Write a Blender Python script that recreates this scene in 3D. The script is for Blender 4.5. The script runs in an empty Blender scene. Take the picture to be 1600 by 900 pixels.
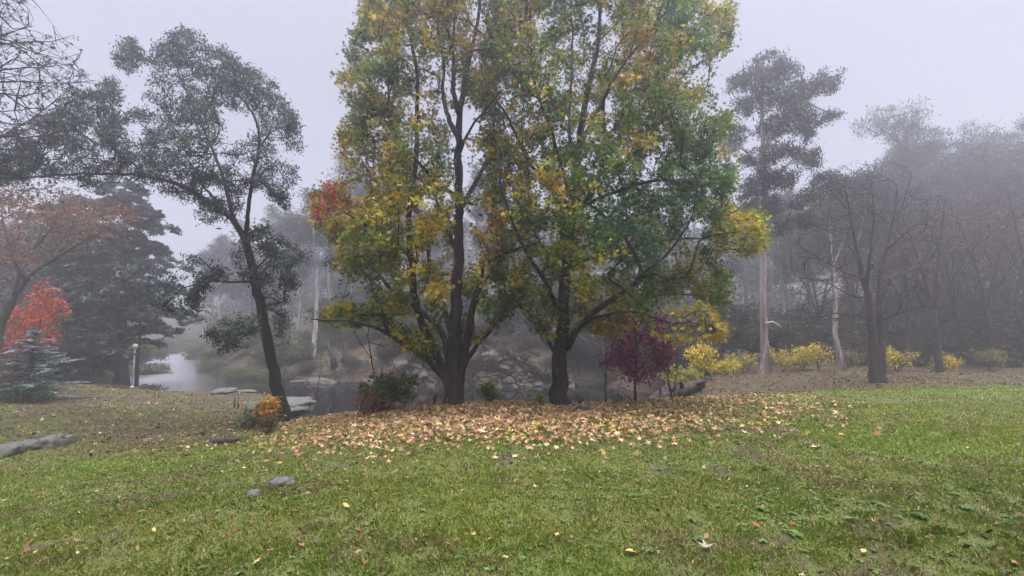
import bpy, bmesh, math, random
import numpy as np
from math import radians as R

# ------------------------------------------------------------------ camera, sky, sun, exposure
S = bpy.context.scene
COL = S.collection
FPX, PITCH, CAMZ = 680.0, math.atan(65 / 680.0), 1.6
cd = bpy.data.cameras.new('camera')
cam = bpy.data.objects.new('camera', cd)
COL.objects.link(cam)
cam.location = (0, 0, CAMZ)
cam.rotation_euler = (math.pi / 2 + PITCH, 0, 0)
cd.sensor_width = 36
cd.lens = 36 * FPX / 1600
cd.clip_start, cd.clip_end = 0.05, 1500
S.camera = cam

SUN_EL, SUN_ROT = R(78), R(160)
W = bpy.data.worlds.new('World')
S.world = W
W.use_nodes = True
nt = W.node_tree
nt.nodes.clear()
w_out = nt.nodes.new('ShaderNodeOutputWorld')
w_bg = nt.nodes.new('ShaderNodeBackground')
w_sky = nt.nodes.new('ShaderNodeTexSky')
w_sky.sky_type = 'NISHITA'
w_sky.sun_disc = False
w_sky.sun_elevation = SUN_EL
w_sky.sun_rotation = SUN_ROT
w_sky.air_density, w_sky.dust_density, w_sky.ozone_density = 1.0, 3.0, 1.0
# an overcast deck: the sky's colour greyed, its unseen zenith boosted to light the ground
w_hs = nt.nodes.new('ShaderNodeHueSaturation')
w_hs.inputs['Saturation'].default_value = 0.30
w_tc = nt.nodes.new('ShaderNodeTexCoord')
w_sep = nt.nodes.new('ShaderNodeSeparateXYZ')
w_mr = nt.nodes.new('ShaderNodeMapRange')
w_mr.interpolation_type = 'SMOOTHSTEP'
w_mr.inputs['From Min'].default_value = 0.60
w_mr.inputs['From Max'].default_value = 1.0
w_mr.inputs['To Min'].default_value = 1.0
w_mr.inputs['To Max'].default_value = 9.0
w_mul = nt.nodes.new('ShaderNodeVectorMath')
w_mul.operation = 'MULTIPLY'
w_tint = nt.nodes.new('ShaderNodeVectorMath')
w_tint.operation = 'MULTIPLY'
w_tint.inputs[1].default_value = (0.99, 0.968, 1.075)
L = nt.links.new
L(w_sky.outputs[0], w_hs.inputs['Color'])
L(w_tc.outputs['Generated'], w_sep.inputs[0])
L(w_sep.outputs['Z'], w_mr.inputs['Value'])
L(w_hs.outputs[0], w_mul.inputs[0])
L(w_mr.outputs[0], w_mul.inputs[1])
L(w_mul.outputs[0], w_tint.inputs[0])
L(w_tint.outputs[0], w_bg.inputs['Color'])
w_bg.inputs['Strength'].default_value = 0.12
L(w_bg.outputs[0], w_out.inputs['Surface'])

sd_ = bpy.data.lights.new('sun', 'SUN')
sd_.energy = 1.5
sd_.angle = R(60)
sd_.color = (1.0, 0.97, 0.93)
sun = bpy.data.objects.new('sun', sd_)
COL.objects.link(sun)
sun.rotation_euler = (math.pi / 2 - SUN_EL, 0, -SUN_ROT + math.pi)

S.view_settings.view_transform = 'Standard'
S.view_settings.look = 'None'
S.view_settings.exposure = 0.42
S.view_settings.gamma = 1.0
S.view_settings.use_curve_mapping = False
S.render.engine = 'CYCLES'
cy = S.cycles
cy.max_bounces = 6
cy.diffuse_bounces = 3
cy.glossy_bounces = 3
cy.transmission_bounces = 3
cy.volume_bounces = 2
cy.transparent_max_bounces = 6
cy.use_denoising = True
cy.use_adaptive_sampling = True
cy.adaptive_threshold = 0.015
cy.sample_clamp_indirect = 4.0

HAZE_DENSITY = 0.0059
HAZE_COLOR = (0.86, 0.862, 0.905)

# ------------------------------------------------------------------ pixel <-> place
CP, SP = math.cos(PITCH), math.sin(PITCH)

def P(px, py, Y):
    """The place that shows at photograph pixel (px, py), Y metres ahead."""
    u, v = (px - 800) / FPX, (450 - py) / FPX
    dy, dz = CP - v * SP, SP + v * CP
    t = Y / dy
    return np.array([u * t, Y, CAMZ + dz * t])

def proj(p):
    p = np.asarray(p, float)
    x, y, z = p[..., 0], p[..., 1], p[..., 2] - CAMZ
    d = np.maximum(y * CP + z * SP, 1e-3)
    return 800 + FPX * x / d, 450 - FPX * (-y * SP + z * CP) / d

# ------------------------------------------------------------------ noise
def _hash(i, j, k, s):
    h = (i * 374761393 + j * 668265263 + k * 2147483647 + s * 144665) & 0xFFFFFFFF
    h = ((h ^ (h >> 13)) * 1274126177) & 0xFFFFFFFF
    h = (h ^ (h >> 16)) & 0xFFFFFFFF
    return h / 4294967295.0

def vnoise(p, s=0):
    p = np.asarray(p, float)
    f = np.floor(p).astype(np.int64)
    t = p - f
    t = t * t * (3 - 2 * t)
    r = 0
    for a in (0, 1):
        wa = t[..., 0] if a else 1 - t[..., 0]
        for b in (0, 1):
            wb = t[..., 1] if b else 1 - t[..., 1]
            for c in (0, 1):
                wc = t[..., 2] if c else 1 - t[..., 2]
                r = r + wa * wb * wc * _hash(f[..., 0] + a, f[..., 1] + b, f[..., 2] + c, s)
    return r

def fbm(p, o=4, s=0):
    p = np.asarray(p, float)
    r, a, t = 0, 0.5, 0
    for i in range(o):
        r = r + a * vnoise(p, s + i * 17)
        t += a
        a *= 0.5
        p = p * 2.03 + 11.3
    return r / t

def sstep(a, b, x):
    t = np.clip((np.asarray(x, float) - a) / (b - a), 0, 1)
    return t * t * (3 - 2 * t)

# ------------------------------------------------------------------ objects
def tag(o, label=None, cat=None, group=None, kind=None):
    if label: o['label'] = label
    if cat: o['category'] = cat
    if group: o['group'] = group
    if kind: o['kind'] = kind
    return o

def empty(name, loc, label=None, cat=None, group=None):
    o = bpy.data.objects.new(name, None)
    o.empty_display_size = 0.3
    COL.objects.link(o)
    o.location = tuple(float(c) for c in loc)
    return tag(o, label, cat, group)

def mesh_obj(name, V, faces, mat, parent=None, cols=None, smooth=False):
    """faces: list of (n x k) int arrays. Vertices are given in world space; a part is stored relative to its thing."""
    V = np.asarray(V, np.float32)
    if parent is not None:
        V = V - np.array(parent.location, np.float32)
    me = bpy.data.meshes.new(name)
    me.vertices.add(len(V))
    me.vertices.foreach_set('co', V.ravel())
    faces = [np.asarray(f, np.int32) for f in faces if len(f)]
    loops = np.concatenate([f.ravel() for f in faces])
    sizes = np.concatenate([np.full(len(f), f.shape[1], np.int32) for f in faces])
    starts = np.concatenate([[0], np.cumsum(sizes)[:-1]]).astype(np.int32)
    me.loops.add(len(loops))
    me.loops.foreach_set('vertex_index', loops)
    me.polygons.add(len(sizes))
    me.polygons.foreach_set('loop_start', starts)
    me.polygons.foreach_set('loop_total', sizes)
    if smooth:
        me.polygons.foreach_set('use_smooth', np.ones(len(sizes), bool))
    if cols is not None:
        a = me.attributes.new('Col', 'FLOAT_COLOR', 'POINT')
        c = np.ones((len(V), 4), np.float32)
        c[:, :3] = cols
        a.data.foreach_set('color', c.ravel())
    me.update(calc_edges=True)
    me.validate()
    me.materials.append(mat)
    o = bpy.data.objects.new(name, me)
    COL.objects.link(o)
    if parent is not None:
        o.parent = parent
    return o

def duplicate(root, loc, rz=0.0, sc=1.0, label=None, group=None):
    c = root.copy()
    COL.objects.link(c)
    c.location = tuple(float(v) for v in loc)
    c.rotation_euler = (0, 0, rz)
    c.scale = (sc, sc, sc) if np.isscalar(sc) else sc
    if label: c['label'] = label
    if group: c['group'] = group
    for ch in root.children:
        d = ch.copy()
        COL.objects.link(d)
        d.parent = c
    return c

# ------------------------------------------------------------------ materials
def new_mat(name):
    m = bpy.data.materials.new(name)
    m.use_nodes = True
    n = m.node_tree.nodes
    n.clear()
    out = n.new('ShaderNodeOutputMaterial')
    return m, n, m.node_tree.links.new, out

def leaf_mat(name, rough=0.5, trans=0.5, spec=0.2):
    m, n, l, out = new_mat(name)
    at = n.new('ShaderNodeAttribute'); at.attribute_name = 'Col'
    pb = n.new('ShaderNodeBsdfPrincipled')
    pb.inputs['Roughness'].default_value = rough
    pb.inputs['Specular IOR Level'].default_value = spec
    tr = n.new('ShaderNodeBsdfTranslucent')
    mx = n.new('ShaderNodeMixShader'); mx.inputs[0].default_value = trans
    l(at.outputs['Color'], pb.inputs['Base Color'])
    l(at.outputs['Color'], tr.inputs['Color'])
    l(pb.outputs[0], mx.inputs[1]); l(tr.outputs[0], mx.inputs[2])
    l(mx.outputs[0], out.inputs['Surface'])
    return m

def bark_mat(name, c1, c2, scale=8.0, stretch=0.18, bump=0.5, patch=None):
    m, n, l, out = new_mat(name)
    tc = n.new('ShaderNodeTexCoord')
    mp = n.new('ShaderNodeMapping'); mp.inputs['Scale'].default_value = (1, 1, stretch)
    nz = n.new('ShaderNodeTexNoise'); nz.inputs['Scale'].default_value = scale; nz.inputs['Detail'].default_value = 6
    nz.inputs['Roughness'].default_value = 0.65
    cr = n.new('ShaderNodeValToRGB')
    cr.color_ramp.elements[0].position, cr.color_ramp.elements[1].position = 0.38, 0.66
    cr.color_ramp.elements[0].color = (*c1, 1); cr.color_ramp.elements[1].color = (*c2, 1)
    pb = n.new('ShaderNodeBsdfPrincipled'); pb.inputs['Roughness'].default_value = 0.85
    pb.inputs['Specular IOR Level'].default_value = 0.25
    bp = n.new('ShaderNodeBump'); bp.inputs['Strength'].default_value = bump; bp.inputs['Distance'].default_value = 0.03
    l(tc.outputs['Object'], mp.inputs[0]); l(mp.outputs[0], nz.inputs['Vector'])
    l(nz.outputs[0], cr.inputs[0])
    src = cr.outputs[0]
    if patch:
        nz2 = n.new('ShaderNodeTexNoise'); nz2.inputs['Scale'].default_value = patch[1]; nz2.inputs['Detail'].default_value = 4
        mp2 = n.new('ShaderNodeMapping'); mp2.inputs['Scale'].default_value = (1, 1, patch[3] if len(patch) > 3 else 0.6)
        l(tc.outputs['Object'], mp2.inputs[0]); l(mp2.outputs[0], nz2.inputs['Vector'])
        r2 = n.new('ShaderNodeValToRGB')
        r2.color_ramp.elements[0].position, r2.color_ramp.elements[1].position = patch[2], patch[2] + 0.08
        mix = n.new('ShaderNodeMix'); mix.data_type = 'RGBA'
        l(nz2.outputs[0], r2.inputs[0]); l(r2.outputs[0], mix.inputs['Factor'])
        l(src, mix.inputs['A']); mix.inputs['B'].default_value = (*patch[0], 1)
        src = mix.outputs['Result']
    l(src, pb.inputs['Base Color']); l(nz.outputs[0], bp.inputs['Height']); l(bp.outputs[0], pb.inputs['Normal'])
    l(pb.outputs[0], out.inputs['Surface'])
    return m

def rock_mat(name, c1, c2, moss=None, scale=3.0, moss_at=0.55, bump=0.8):
    m, n, l, out = new_mat(name)
    tc = n.new('ShaderNodeTexCoord')
    nz = n.new('ShaderNodeTexNoise'); nz.inputs['Scale'].default_value = scale; nz.inputs['Detail'].default_value = 8
    nz.inputs['Roughness'].default_value = 0.7
    cr = n.new('ShaderNodeValToRGB')
    cr.color_ramp.elements[0].position, cr.color_ramp.elements[1].position = 0.32, 0.68
    cr.color_ramp.elements[0].color = (*c1, 1); cr.color_ramp.elements[1].color = (*c2, 1)
    pb = n.new('ShaderNodeBsdfPrincipled'); pb.inputs['Roughness'].default_value = 0.8
    bp = n.new('ShaderNodeBump'); bp.inputs['Strength'].default_value = bump; bp.inputs['Distance'].default_value = 0.05
    l(tc.outputs['Object'], nz.inputs['Vector']); l(nz.outputs[0], cr.inputs[0])
    src = cr.outputs[0]
    if moss:
        n2 = n.new('ShaderNodeTexNoise'); n2.inputs['Scale'].default_value = scale * 0.7; n2.inputs['Detail'].default_value = 6
        r2 = n.new('ShaderNodeValToRGB')
        r2.color_ramp.elements[0].position, r2.color_ramp.elements[1].position = moss_at, moss_at + 0.1
        mix = n.new('ShaderNodeMix'); mix.data_type = 'RGBA'
        l(tc.outputs['Object'], n2.inputs['Vector']); l(n2.outputs[0], r2.inputs[0]); l(r2.outputs[0], mix.inputs['Factor'])
        l(src, mix.inputs['A']); mix.inputs['B'].default_value = (*moss, 1)
        src = mix.outputs['Result']
    l(src, pb.inputs['Base Color']); l(nz.outputs[0], bp.inputs['Height']); l(bp.outputs[0], pb.inputs['Normal'])
    l(pb.outputs[0], out.inputs['Surface'])
    return m

def plain_mat(name, c, rough=0.5, var=0.15):
    m, n, l, out = new_mat(name)
    pb = n.new('ShaderNodeBsdfPrincipled'); pb.inputs['Roughness'].default_value = rough
    nz = n.new('ShaderNodeTexNoise'); nz.inputs['Scale'].default_value = 12; nz.inputs['Detail'].default_value = 4
    cr = n.new('ShaderNodeValToRGB')
    cr.color_ramp.elements[0].color = (*[k * (1 - var) for k in c], 1); cr.color_ramp.elements[1].color = (*[min(1, k * (1 + var)) for k in c], 1)
    l(nz.outputs[0], cr.inputs[0]); l(cr.outputs[0], pb.inputs['Base Color'])
    l(pb.outputs[0], out.inputs['Surface'])
    return m

M = {}
M['leaf'] = leaf_mat('leaf')
M['dry_leaf'] = leaf_mat('dry_leaf', 0.7, 0.1, 0.08)
M['grass'] = leaf_mat('grass', 0.6, 0.35, 0.08)
M['needle'] = leaf_mat('needle', 0.5, 0.15)
M['sweetgum_bark'] = bark_mat('sweetgum_bark', (0.008, 0.006, 0.006), (0.038, 0.030, 0.026), 14, 0.14, 1.0, ((0.13, 0.135, 0.11), 9, 0.66))
M['black_bark'] = bark_mat('black_bark', (0.004, 0.0035, 0.004), (0.016, 0.013, 0.013), 10, 0.2, 0.7)
M['grey_bark'] = bark_mat('grey_bark', (0.05, 0.042, 0.042), (0.13, 0.11, 0.11), 12, 0.2, 0.6)
M['brown_bark'] = bark_mat('brown_bark', (0.03, 0.023, 0.022), (0.085, 0.062, 0.055), 12, 0.2, 0.6)
M['twig_bark'] = bark_mat('twig_bark', (0.012, 0.009, 0.0095), (0.048, 0.035, 0.036), 12, 0.2, 0.4)
M['gum_bark'] = bark_mat('gum_bark', (0.09, 0.07, 0.066), (0.40, 0.35, 0.33), 4, 0.10, 0.5, ((0.050, 0.032, 0.030), 1.8, 0.50, 0.13))
M['pale_bark'] = bark_mat('pale_bark', (0.16, 0.14, 0.135), (0.42, 0.38, 0.36), 5, 0.12, 0.3, ((0.13, 0.10, 0.095), 2, 0.6, 0.2))
M['rock'] = rock_mat('rock', (0.022, 0.021, 0.020), (0.105, 0.100, 0.096), (0.045, 0.05, 0.022), 8, 0.50)
M['cliff'] = rock_mat('cliff', (0.014, 0.011, 0.010), (0.072, 0.056, 0.049), (0.040, 0.033, 0.020), 2.8, 0.44, 1.0)
M['log'] = bark_mat('log', (0.012, 0.009, 0.008), (0.050, 0.040, 0.036), 7, 0.5, 0.7)
M['weathered'] = bark_mat('weathered', (0.03, 0.026, 0.024), (0.10, 0.085, 0.075), 20, 0.2, 0.6)

# ------------------------------------------------------------------ terrain
POND = np.array([(4.6, 18.0), (2.8, 16.3), (-2, 15.6), (-6, 15.6), (-7.6, 16.4), (-8.4, 19.0), (-10.4, 23.0), (-14, 26.3), (-18.5, 28.0), (-24.4, 28.9),
                 (-29, 34), (-35.5, 42), (-50, 60), (-69, 80), (-96, 108), (-90, 116), (-62, 90), (-41, 60), (-31, 46), (-25.5, 38.5),
                 (-20, 35.5), (-14, 34.2), (-8, 32.4), (3, 31.8), (6.5, 30.5), (8.0, 28), (6.8, 22.5)], float)
WATER_Z = -2.4
TP = [(0, 895, 2.9), (400, 895, 2.9), (800, 895, 2.85), (1200, 895, 2.8), (1600, 895, 2.75),
      (800, 760, 4.45), (1200, 760, 4.4), (1600, 760, 4.3), (400, 790, 4.1), (60, 815, 4.4), (300, 745, 6.1), (60, 755, 6.4),
      (500, 715, 6.5), (700, 690, 6.7), (900, 690, 6.6), (1150, 690, 6.4), (1450, 690, 6.2),
      (600, 665, 8.6), (700, 645, 9.8), (800, 650, 9.2), (950, 652, 9), (1150, 650, 8.6), (1450, 640, 9.3),
      (710, 631, 11), (790, 635, 11), (880, 636, 11), (960, 635, 11.2), (1030, 632, 11.8), (620, 645, 10.8), (550, 661, 10.3), (480, 682, 9.4),
      (443, 656, 13), (420, 680, 10.8), (370, 660, 14), (360, 697, 10), (330, 613, 26.5), (420, 640, 18), (250, 613, 26), (205, 606, 24.5),
      (130, 605, 24), (30, 617, 19), (0, 652, 13.5), (0, 705, 8.8), (0, 738, 7.2), (200, 705, 9.2), (200, 652, 15), (100, 690, 10.2), (280, 660, 14.5), (300, 630, 20),
      (1120, 618, 14), (1190, 583, 24), (1250, 585, 22), (1370, 596, 18), (1300, 582, 24), (1480, 586, 22), (1600, 599, 18), (1600, 640, 9.6), (1300, 610, 14.5), (1200, 628, 11.8),
      (1500, 612, 14), (1060, 622, 15.5), (1090, 605, 18), (1120, 590, 21.5)]
tpw = [tuple(P(*t)) for t in TP]
tpw += [(-8, -8, 0.05), (8, -8, 0.05), (0, -14, 0.1), (-25, -14, -.5), (25, -14, 0.3), (0, 0, 0), (2.5, 1.5, 0), (-2.5, 1.5, 0), (-6, 1, -.25), (-20, 2, -1.0), (-30, 15, -1.3), (18, 2, 0.1),
        (30, 12, -.5), (45, 30, 0.3), (-60, 40, -0.6), (-35, 27, -1.2), (-50, 55, 0.5), (0, 38, 0.2), (-8, 38, 0.4), (-14, 42, 0.6), (0, 50, 3.0), (4, 34.5, -1.7), (8, 33, -1.7), (-1, 35.5, -.2), (-6, 35, -.2), (-13, 38, -.9), (-18, 38, -1.5), (-25, 50, 0.2), (-30, 62, 2.0), (-22, 41, -1.2),
        (10, 36, -1.3), (14, 31, -1.0), (14, 26, -1.0), (20, 34, -.6), (28, 34, -.5), (22, 48, 1.0), (40, 50, 1.5), (0, 75, 9), (45, 75, 5), (-60, 100, 6), (60, 110, 10), (0, 120, 16), (-110, 60, 3), (110, 50, 3),
        (110, -14, 1), (-110, -14, -1), (-95, 130, 6), (130, 130, 12), (-130, 100, 6), (7, 17.3, -1.3), (11, 19, -1.3), (-3, 13.6, -.7), (2, 13.6, -.7)]
tpw = np.array(tpw)
_n = len(tpw)
_K = np.linalg.norm(tpw[:, None, :2] - tpw[None, :, :2], axis=-1)
_A = np.zeros((_n + 1, _n + 1))
_A[:_n, :_n] = _K - 0.35 * np.eye(_n)
_A[:_n, _n] = 1
_A[_n, :_n] = 1
_w = np.linalg.solve(_A, np.concatenate([tpw[:, 2], [0]]))

def pond_sd(x, y):
    p = np.stack([np.ravel(x), np.ravel(y)], -1).astype(float)
    d = np.full(len(p), 1e9)
    ins = np.zeros(len(p), bool)
    for i in range(len(POND)):
        a, b = POND[i], POND[(i + 1) % len(POND)]
        e = b - a
        t = np.clip(((p - a) @ e) / (e @ e), 0, 1)
        d = np.minimum(d, np.linalg.norm(p - a - t[:, None] * e, axis=1))
        c = ((a[1] > p[:, 1]) != (b[1] > p[:, 1]))
        xi = a[0] + (p[:, 1] - a[1]) * e[0] / (e[1] if abs(e[1]) > 1e-9 else 1e-9)
        ins ^= c & (p[:, 0] < xi)
    return np.where(ins, -d, d).reshape(np.shape(x))

def H(x, y):
    x, y = np.asarray(x, float), np.asarray(y, float)
    xf, yf = x.ravel(), y.ravel()
    z = np.full(xf.shape, _w[_n])
    for i in range(_n):
        z = z + _w[i] * np.hypot(xf - tpw[i, 0], yf - tpw[i, 1])
    z = np.maximum(z, -2.05)
    r = np.hypot(xf, yf)
    q = np.stack([xf, yf, 0 * xf], -1)
    amp = 0.03 + 0.012 * np.clip(r - 6, 0, 40)
    z = z + (fbm(q * 0.55, 3, 5) - 0.5) * np.minimum(amp, 0.5) * 1.2
    z = z + (fbm(q * 2.6, 3, 9) - 0.5) * 0.05
    # worn, tussocky corner of the near lawn
    worn = np.exp(-(((xf - 3.6) / 1.5) ** 2 + ((yf - 3.5) / .8) ** 2))
    z = z + worn * .11 * (fbm(q * 4.2, 2, 19) - .5)
    sd = pond_sd(xf, yf) + (fbm(q * 0.45, 3, 77) - 0.5) * 1.6
    t = sstep(2.3, -1.0, sd)
    z = z * (1 - t) + (-3.3) * t
    return z.reshape(x.shape)

def Hs(x, y):
    return float(H(np.array([x]), np.array([y]))[0])

def G(px, py, ymax=120):
    """Where the ray through a photograph pixel meets the ground."""
    ys = np.concatenate([np.arange(2, 30, 0.05), np.arange(30, ymax, 0.25)])
    pts = np.array([P(px, py, Y) for Y in ys])
    h = H(pts[:, 0], pts[:, 1])
    k = np.argmax(pts[:, 2] < h)
    return np.array([pts[k, 0], pts[k, 1], h[k]])

def at(px, Y):
    """A point on the ground under photograph column px, Y metres ahead."""
    d = Y
    for _ in range(4):
        x = (px - 800) / FPX * (d * CP + (Hs((px - 800) / FPX * d, Y) - CAMZ) * SP)
        d = Y
        break
    return np.array([x, Y, Hs(x, Y)])

def zones(x, y, z):
    """How much leaf litter, bare soil and lush green the ground carries at a place."""
    px, py = proj(np.stack([x, y, z], -1))
    q = np.stack([x, y, 0 * x], -1)
    n1 = fbm(q * 0.35, 4, 31)
    n2 = fbm(q * 1.4, 4, 37)
    left = sstep(-3.5, -8.0, x + 0.25 * (y - 8)) * sstep(7.5, 10.5, y)
    litter = left * (0.30 + 0.60 * sstep(0.36, 0.60, 0.6 * n2 + 0.4 * n1))
    strip = sstep(3.0, 7.0, x) * sstep(13.5, 17.0, y + 2.6 * (n1 - 0.5) * 2 - 0.06 * x)
    litter = np.maximum(litter, strip * (0.62 + 0.45 * n2))
    far = sstep(22, 26, y)
    litter = np.maximum(litter, far * 0.95)
    sd = pond_sd(x, y)
    bank = sstep(2.6, 0.6, sd + (n2 - 0.5) * 2)
    soil = bank
    patch = np.exp(-(((px - 1430) / 190) ** 2 + ((py - 835) / 48) ** 2)) + 0.8 * np.exp(-(((px - 1130) / 90) ** 2 + ((py - 850) / 25) ** 2)) + 0.6 * np.exp(-(((px - 1060) / 60) ** 2 + ((py - 895) / 25) ** 2))
    soil = np.maximum(soil, (y < 9) * np.clip(patch, 0, 1) * sstep(0.40, 0.55, fbm(q * 3.2, 3, 51)))
    soil = np.maximum(soil, (y < 9) * 0.8 * sstep(0.66, 0.74, n2))
    mound = sstep(430, 560, px) * sstep(1010, 930, px) * sstep(662, 640, py) * (y < 13) * (y > 6)
    soil = np.maximum(soil, 0.75 * mound)
    lush = sstep(0.40, 0.62, n1) * (1 - litter)
    return np.clip(litter, 0, 1), np.clip(soil, 0, 1), np.clip(lush, 0, 1)

def axis(lo, hi, fine, c, n):
    t = np.linspace(math.asinh((lo - c) / fine), math.asinh((hi - c) / fine), n)
    return c + fine * np.sinh(t)

def build_ground():
    xs = axis(-170, 170, 9.0, 0, 420)
    ys = axis(-40, 165, 8.0, 9, 420)
    X, Y = np.meshgrid(xs, ys)
    Z = H(X, Y)
    V = np.stack([X.ravel(), Y.ravel(), Z.ravel()], -1)
    a, b, c = zones(V[:, 0], V[:, 1], V[:, 2])
    n = len(xs)
    i = np.arange(len(ys) - 1)[:, None] * n + np.arange(n - 1)[None]
    i = i.ravel()
    F = np.stack([i, i + 1, i + n + 1, i + n], -1)
    m, nn, l, out = new_mat('lawn_soil')
    at_ = nn.new('ShaderNodeAttribute'); at_.attribute_name = 'Col'
    sep = nn.new('ShaderNodeSeparateColor'); l(at_.outputs['Color'], sep.inputs[0])
    tc = nn.new('ShaderNodeTexCoord')
    def noise(sc, det=5, ro=0.6):
        k = nn.new('ShaderNodeTexNoise'); k.inputs['Scale'].default_value = sc; k.inputs['Detail'].default_value = det
        k.inputs['Roughness'].default_value = ro; l(tc.outputs['Object'], k.inputs['Vector']); return k
    def ramp(src, stops):
        k = nn.new('ShaderNodeValToRGB'); e = k.color_ramp.elements
        while len(e) < len(stops): e.new(0.5)
        for el, (p_, c_) in zip(e, stops): el.position = p_; el.color = (*c_, 1)
        l(src, k.inputs[0]); return k
    def mix(f, a_, b_):
        k = nn.new('ShaderNodeMix'); k.data_type = 'RGBA'; l(f, k.inputs['Factor']); l(a_, k.inputs['A']); l(b_, k.inputs['B']); return k.outputs['Result']
    n1, n2, n3 = noise(1.1), noise(22, 6, 0.7), noise(60, 4, 0.7)
    dull = ramp(n2.outputs[0], [(0.3, (0.040, 0.048, 0.013)), (0.52, (0.070, 0.080, 0.020)), (0.72, (0.10, 0.102, 0.036))])
    lush = ramp(n2.outputs[0], [(0.3, (0.040, 0.060, 0.013)), (0.52, (0.068, 0.098, 0.019)), (0.72, (0.092, 0.120, 0.030))])
    soil = ramp(n3.outputs[0], [(0.3, (0.018, 0.012, 0.008)), (0.55, (0.052, 0.037, 0.025)), (0.75, (0.105, 0.080, 0.055))])
    litt = ramp(n3.outputs[0], [(0.28, (0.020, 0.015, 0.010)), (0.5, (0.046, 0.037, 0.021)), (0.7, (0.084, 0.066, 0.038))])
    c1 = mix(sep.outputs['Blue'], dull.outputs[0], lush.outputs[0])
    # litter and soil edges broken up by fine noise
    def edge(ch):
        ad = nn.new('ShaderNodeMath'); ad.operation = 'ADD'
        mr = nn.new('ShaderNodeMapRange'); mr.inputs['From Min'].default_value = 0.3; mr.inputs['From Max'].default_value = 0.7
        mr.inputs['To Min'].default_value = -0.35; mr.inputs['To Max'].default_value = 0.35
        l(n2.outputs[0], mr.inputs['Value']); l(ch, ad.inputs[0]); l(mr.outputs[0], ad.inputs[1])
        m2 = nn.new('ShaderNodeMapRange'); m2.inputs['From Min'].default_value = 0.25; m2.inputs['From Max'].default_value = 0.75
        l(ad.outputs[0], m2.inputs['Value']); return m2.outputs[0]
    c2 = mix(edge(sep.outputs['Red']), c1, litt.outputs[0])
    c3 = mix(edge(sep.outputs['Green']), c2, soil.outputs[0])
    pb = nn.new('ShaderNodeBsdfPrincipled'); pb.inputs['Roughness'].default_value = 0.9; pb.inputs['Specular IOR Level'].default_value = 0.2
    bp = nn.new('ShaderNodeBump'); bp.inputs['Strength'].default_value = 0.9; bp.inputs['Distance'].default_value = 0.04
    l(n2.outputs[0], bp.inputs['Height']); l(bp.outputs[0], pb.inputs['Normal'])
    l(c3, pb.inputs['Base Color']); l(pb.outputs[0], out.inputs['Surface'])
    o = mesh_obj('ground', V, [F], m, None, np.stack([a, b, c], -1), True)
    tag(o, 'sloping lawn and wooded banks round the pond', 'ground', kind='structure')

build_ground()

def build_water():
    m, n, l, out = new_mat('pond_water')
    pb = n.new('ShaderNodeBsdfPrincipled')
    pb.inputs['IOR'].default_value = 1.333
    nz = n.new('ShaderNodeTexNoise'); nz.inputs['Scale'].default_value = 1.3; nz.inputs['Detail'].default_value = 3
    tc = n.new('ShaderNodeTexCoord'); l(tc.outputs['Object'], nz.inputs['Vector'])
    bp = n.new('ShaderNodeBump'); bp.inputs['Strength'].default_value = 0.06; bp.inputs['Distance'].default_value = 0.05
    sp = n.new('ShaderNodeSeparateXYZ'); l(tc.outputs['Object'], sp.inputs[0])
    acr = n.new('ShaderNodeMath'); acr.operation = 'MULTIPLY_ADD'   # distance across the river's course
    l(sp.outputs['Y'], acr.inputs[0]); acr.inputs[1].default_value = 0.69
    off = n.new('ShaderNodeMath'); off.operation = 'SUBTRACT'; l(sp.outputs['X'], off.inputs[0]); off.inputs[1].default_value = 0.69 * 28
    l(off.outputs[0], acr.inputs[2])
    def by_x(lo, hi):   # still pond to the east, running river to the west
        k = n.new('ShaderNodeMapRange'); k.inputs['From Min'].default_value = -17.6; k.inputs['From Max'].default_value = -23.5
        k.inputs['To Min'].default_value = lo; k.inputs['To Max'].default_value = hi
        l(acr.outputs[0], k.inputs['Value']); return k.outputs[0]
    l(by_x(0.05, 0.42), pb.inputs['Roughness']); l(by_x(0.05, 1.0), bp.inputs['Strength']); l(by_x(0.10, 0.7), pb.inputs['Specular IOR Level'])
    cm = n.new('ShaderNodeCombineColor')   # dark peaty pond, river's broken water paled with sky reflection put into the colour
    l(by_x(0.006, 0.14), cm.inputs[0]); l(by_x(0.006, 0.14), cm.inputs[1]); l(by_x(0.006, 0.15), cm.inputs[2])
    l(cm.outputs[0], pb.inputs['Base Color'])
    l(nz.outputs[0], bp.inputs['Height']); l(bp.outputs[0], pb.inputs['Normal'])
    l(pb.outputs[0], out.inputs['Surface'])
    V = [(-120, 13, WATER_Z), (16, 13, WATER_Z), (16, 36, WATER_Z), (-40, 75, WATER_Z), (-80, 125, WATER_Z), (-120, 125, WATER_Z)]
    o = mesh_obj('water', V, [np.array([[0, 1, 2, 3, 4, 5]])], m)
    tag(o, 'still dark pond water running off into a river', 'water', kind='structure')

build_water()

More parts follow.
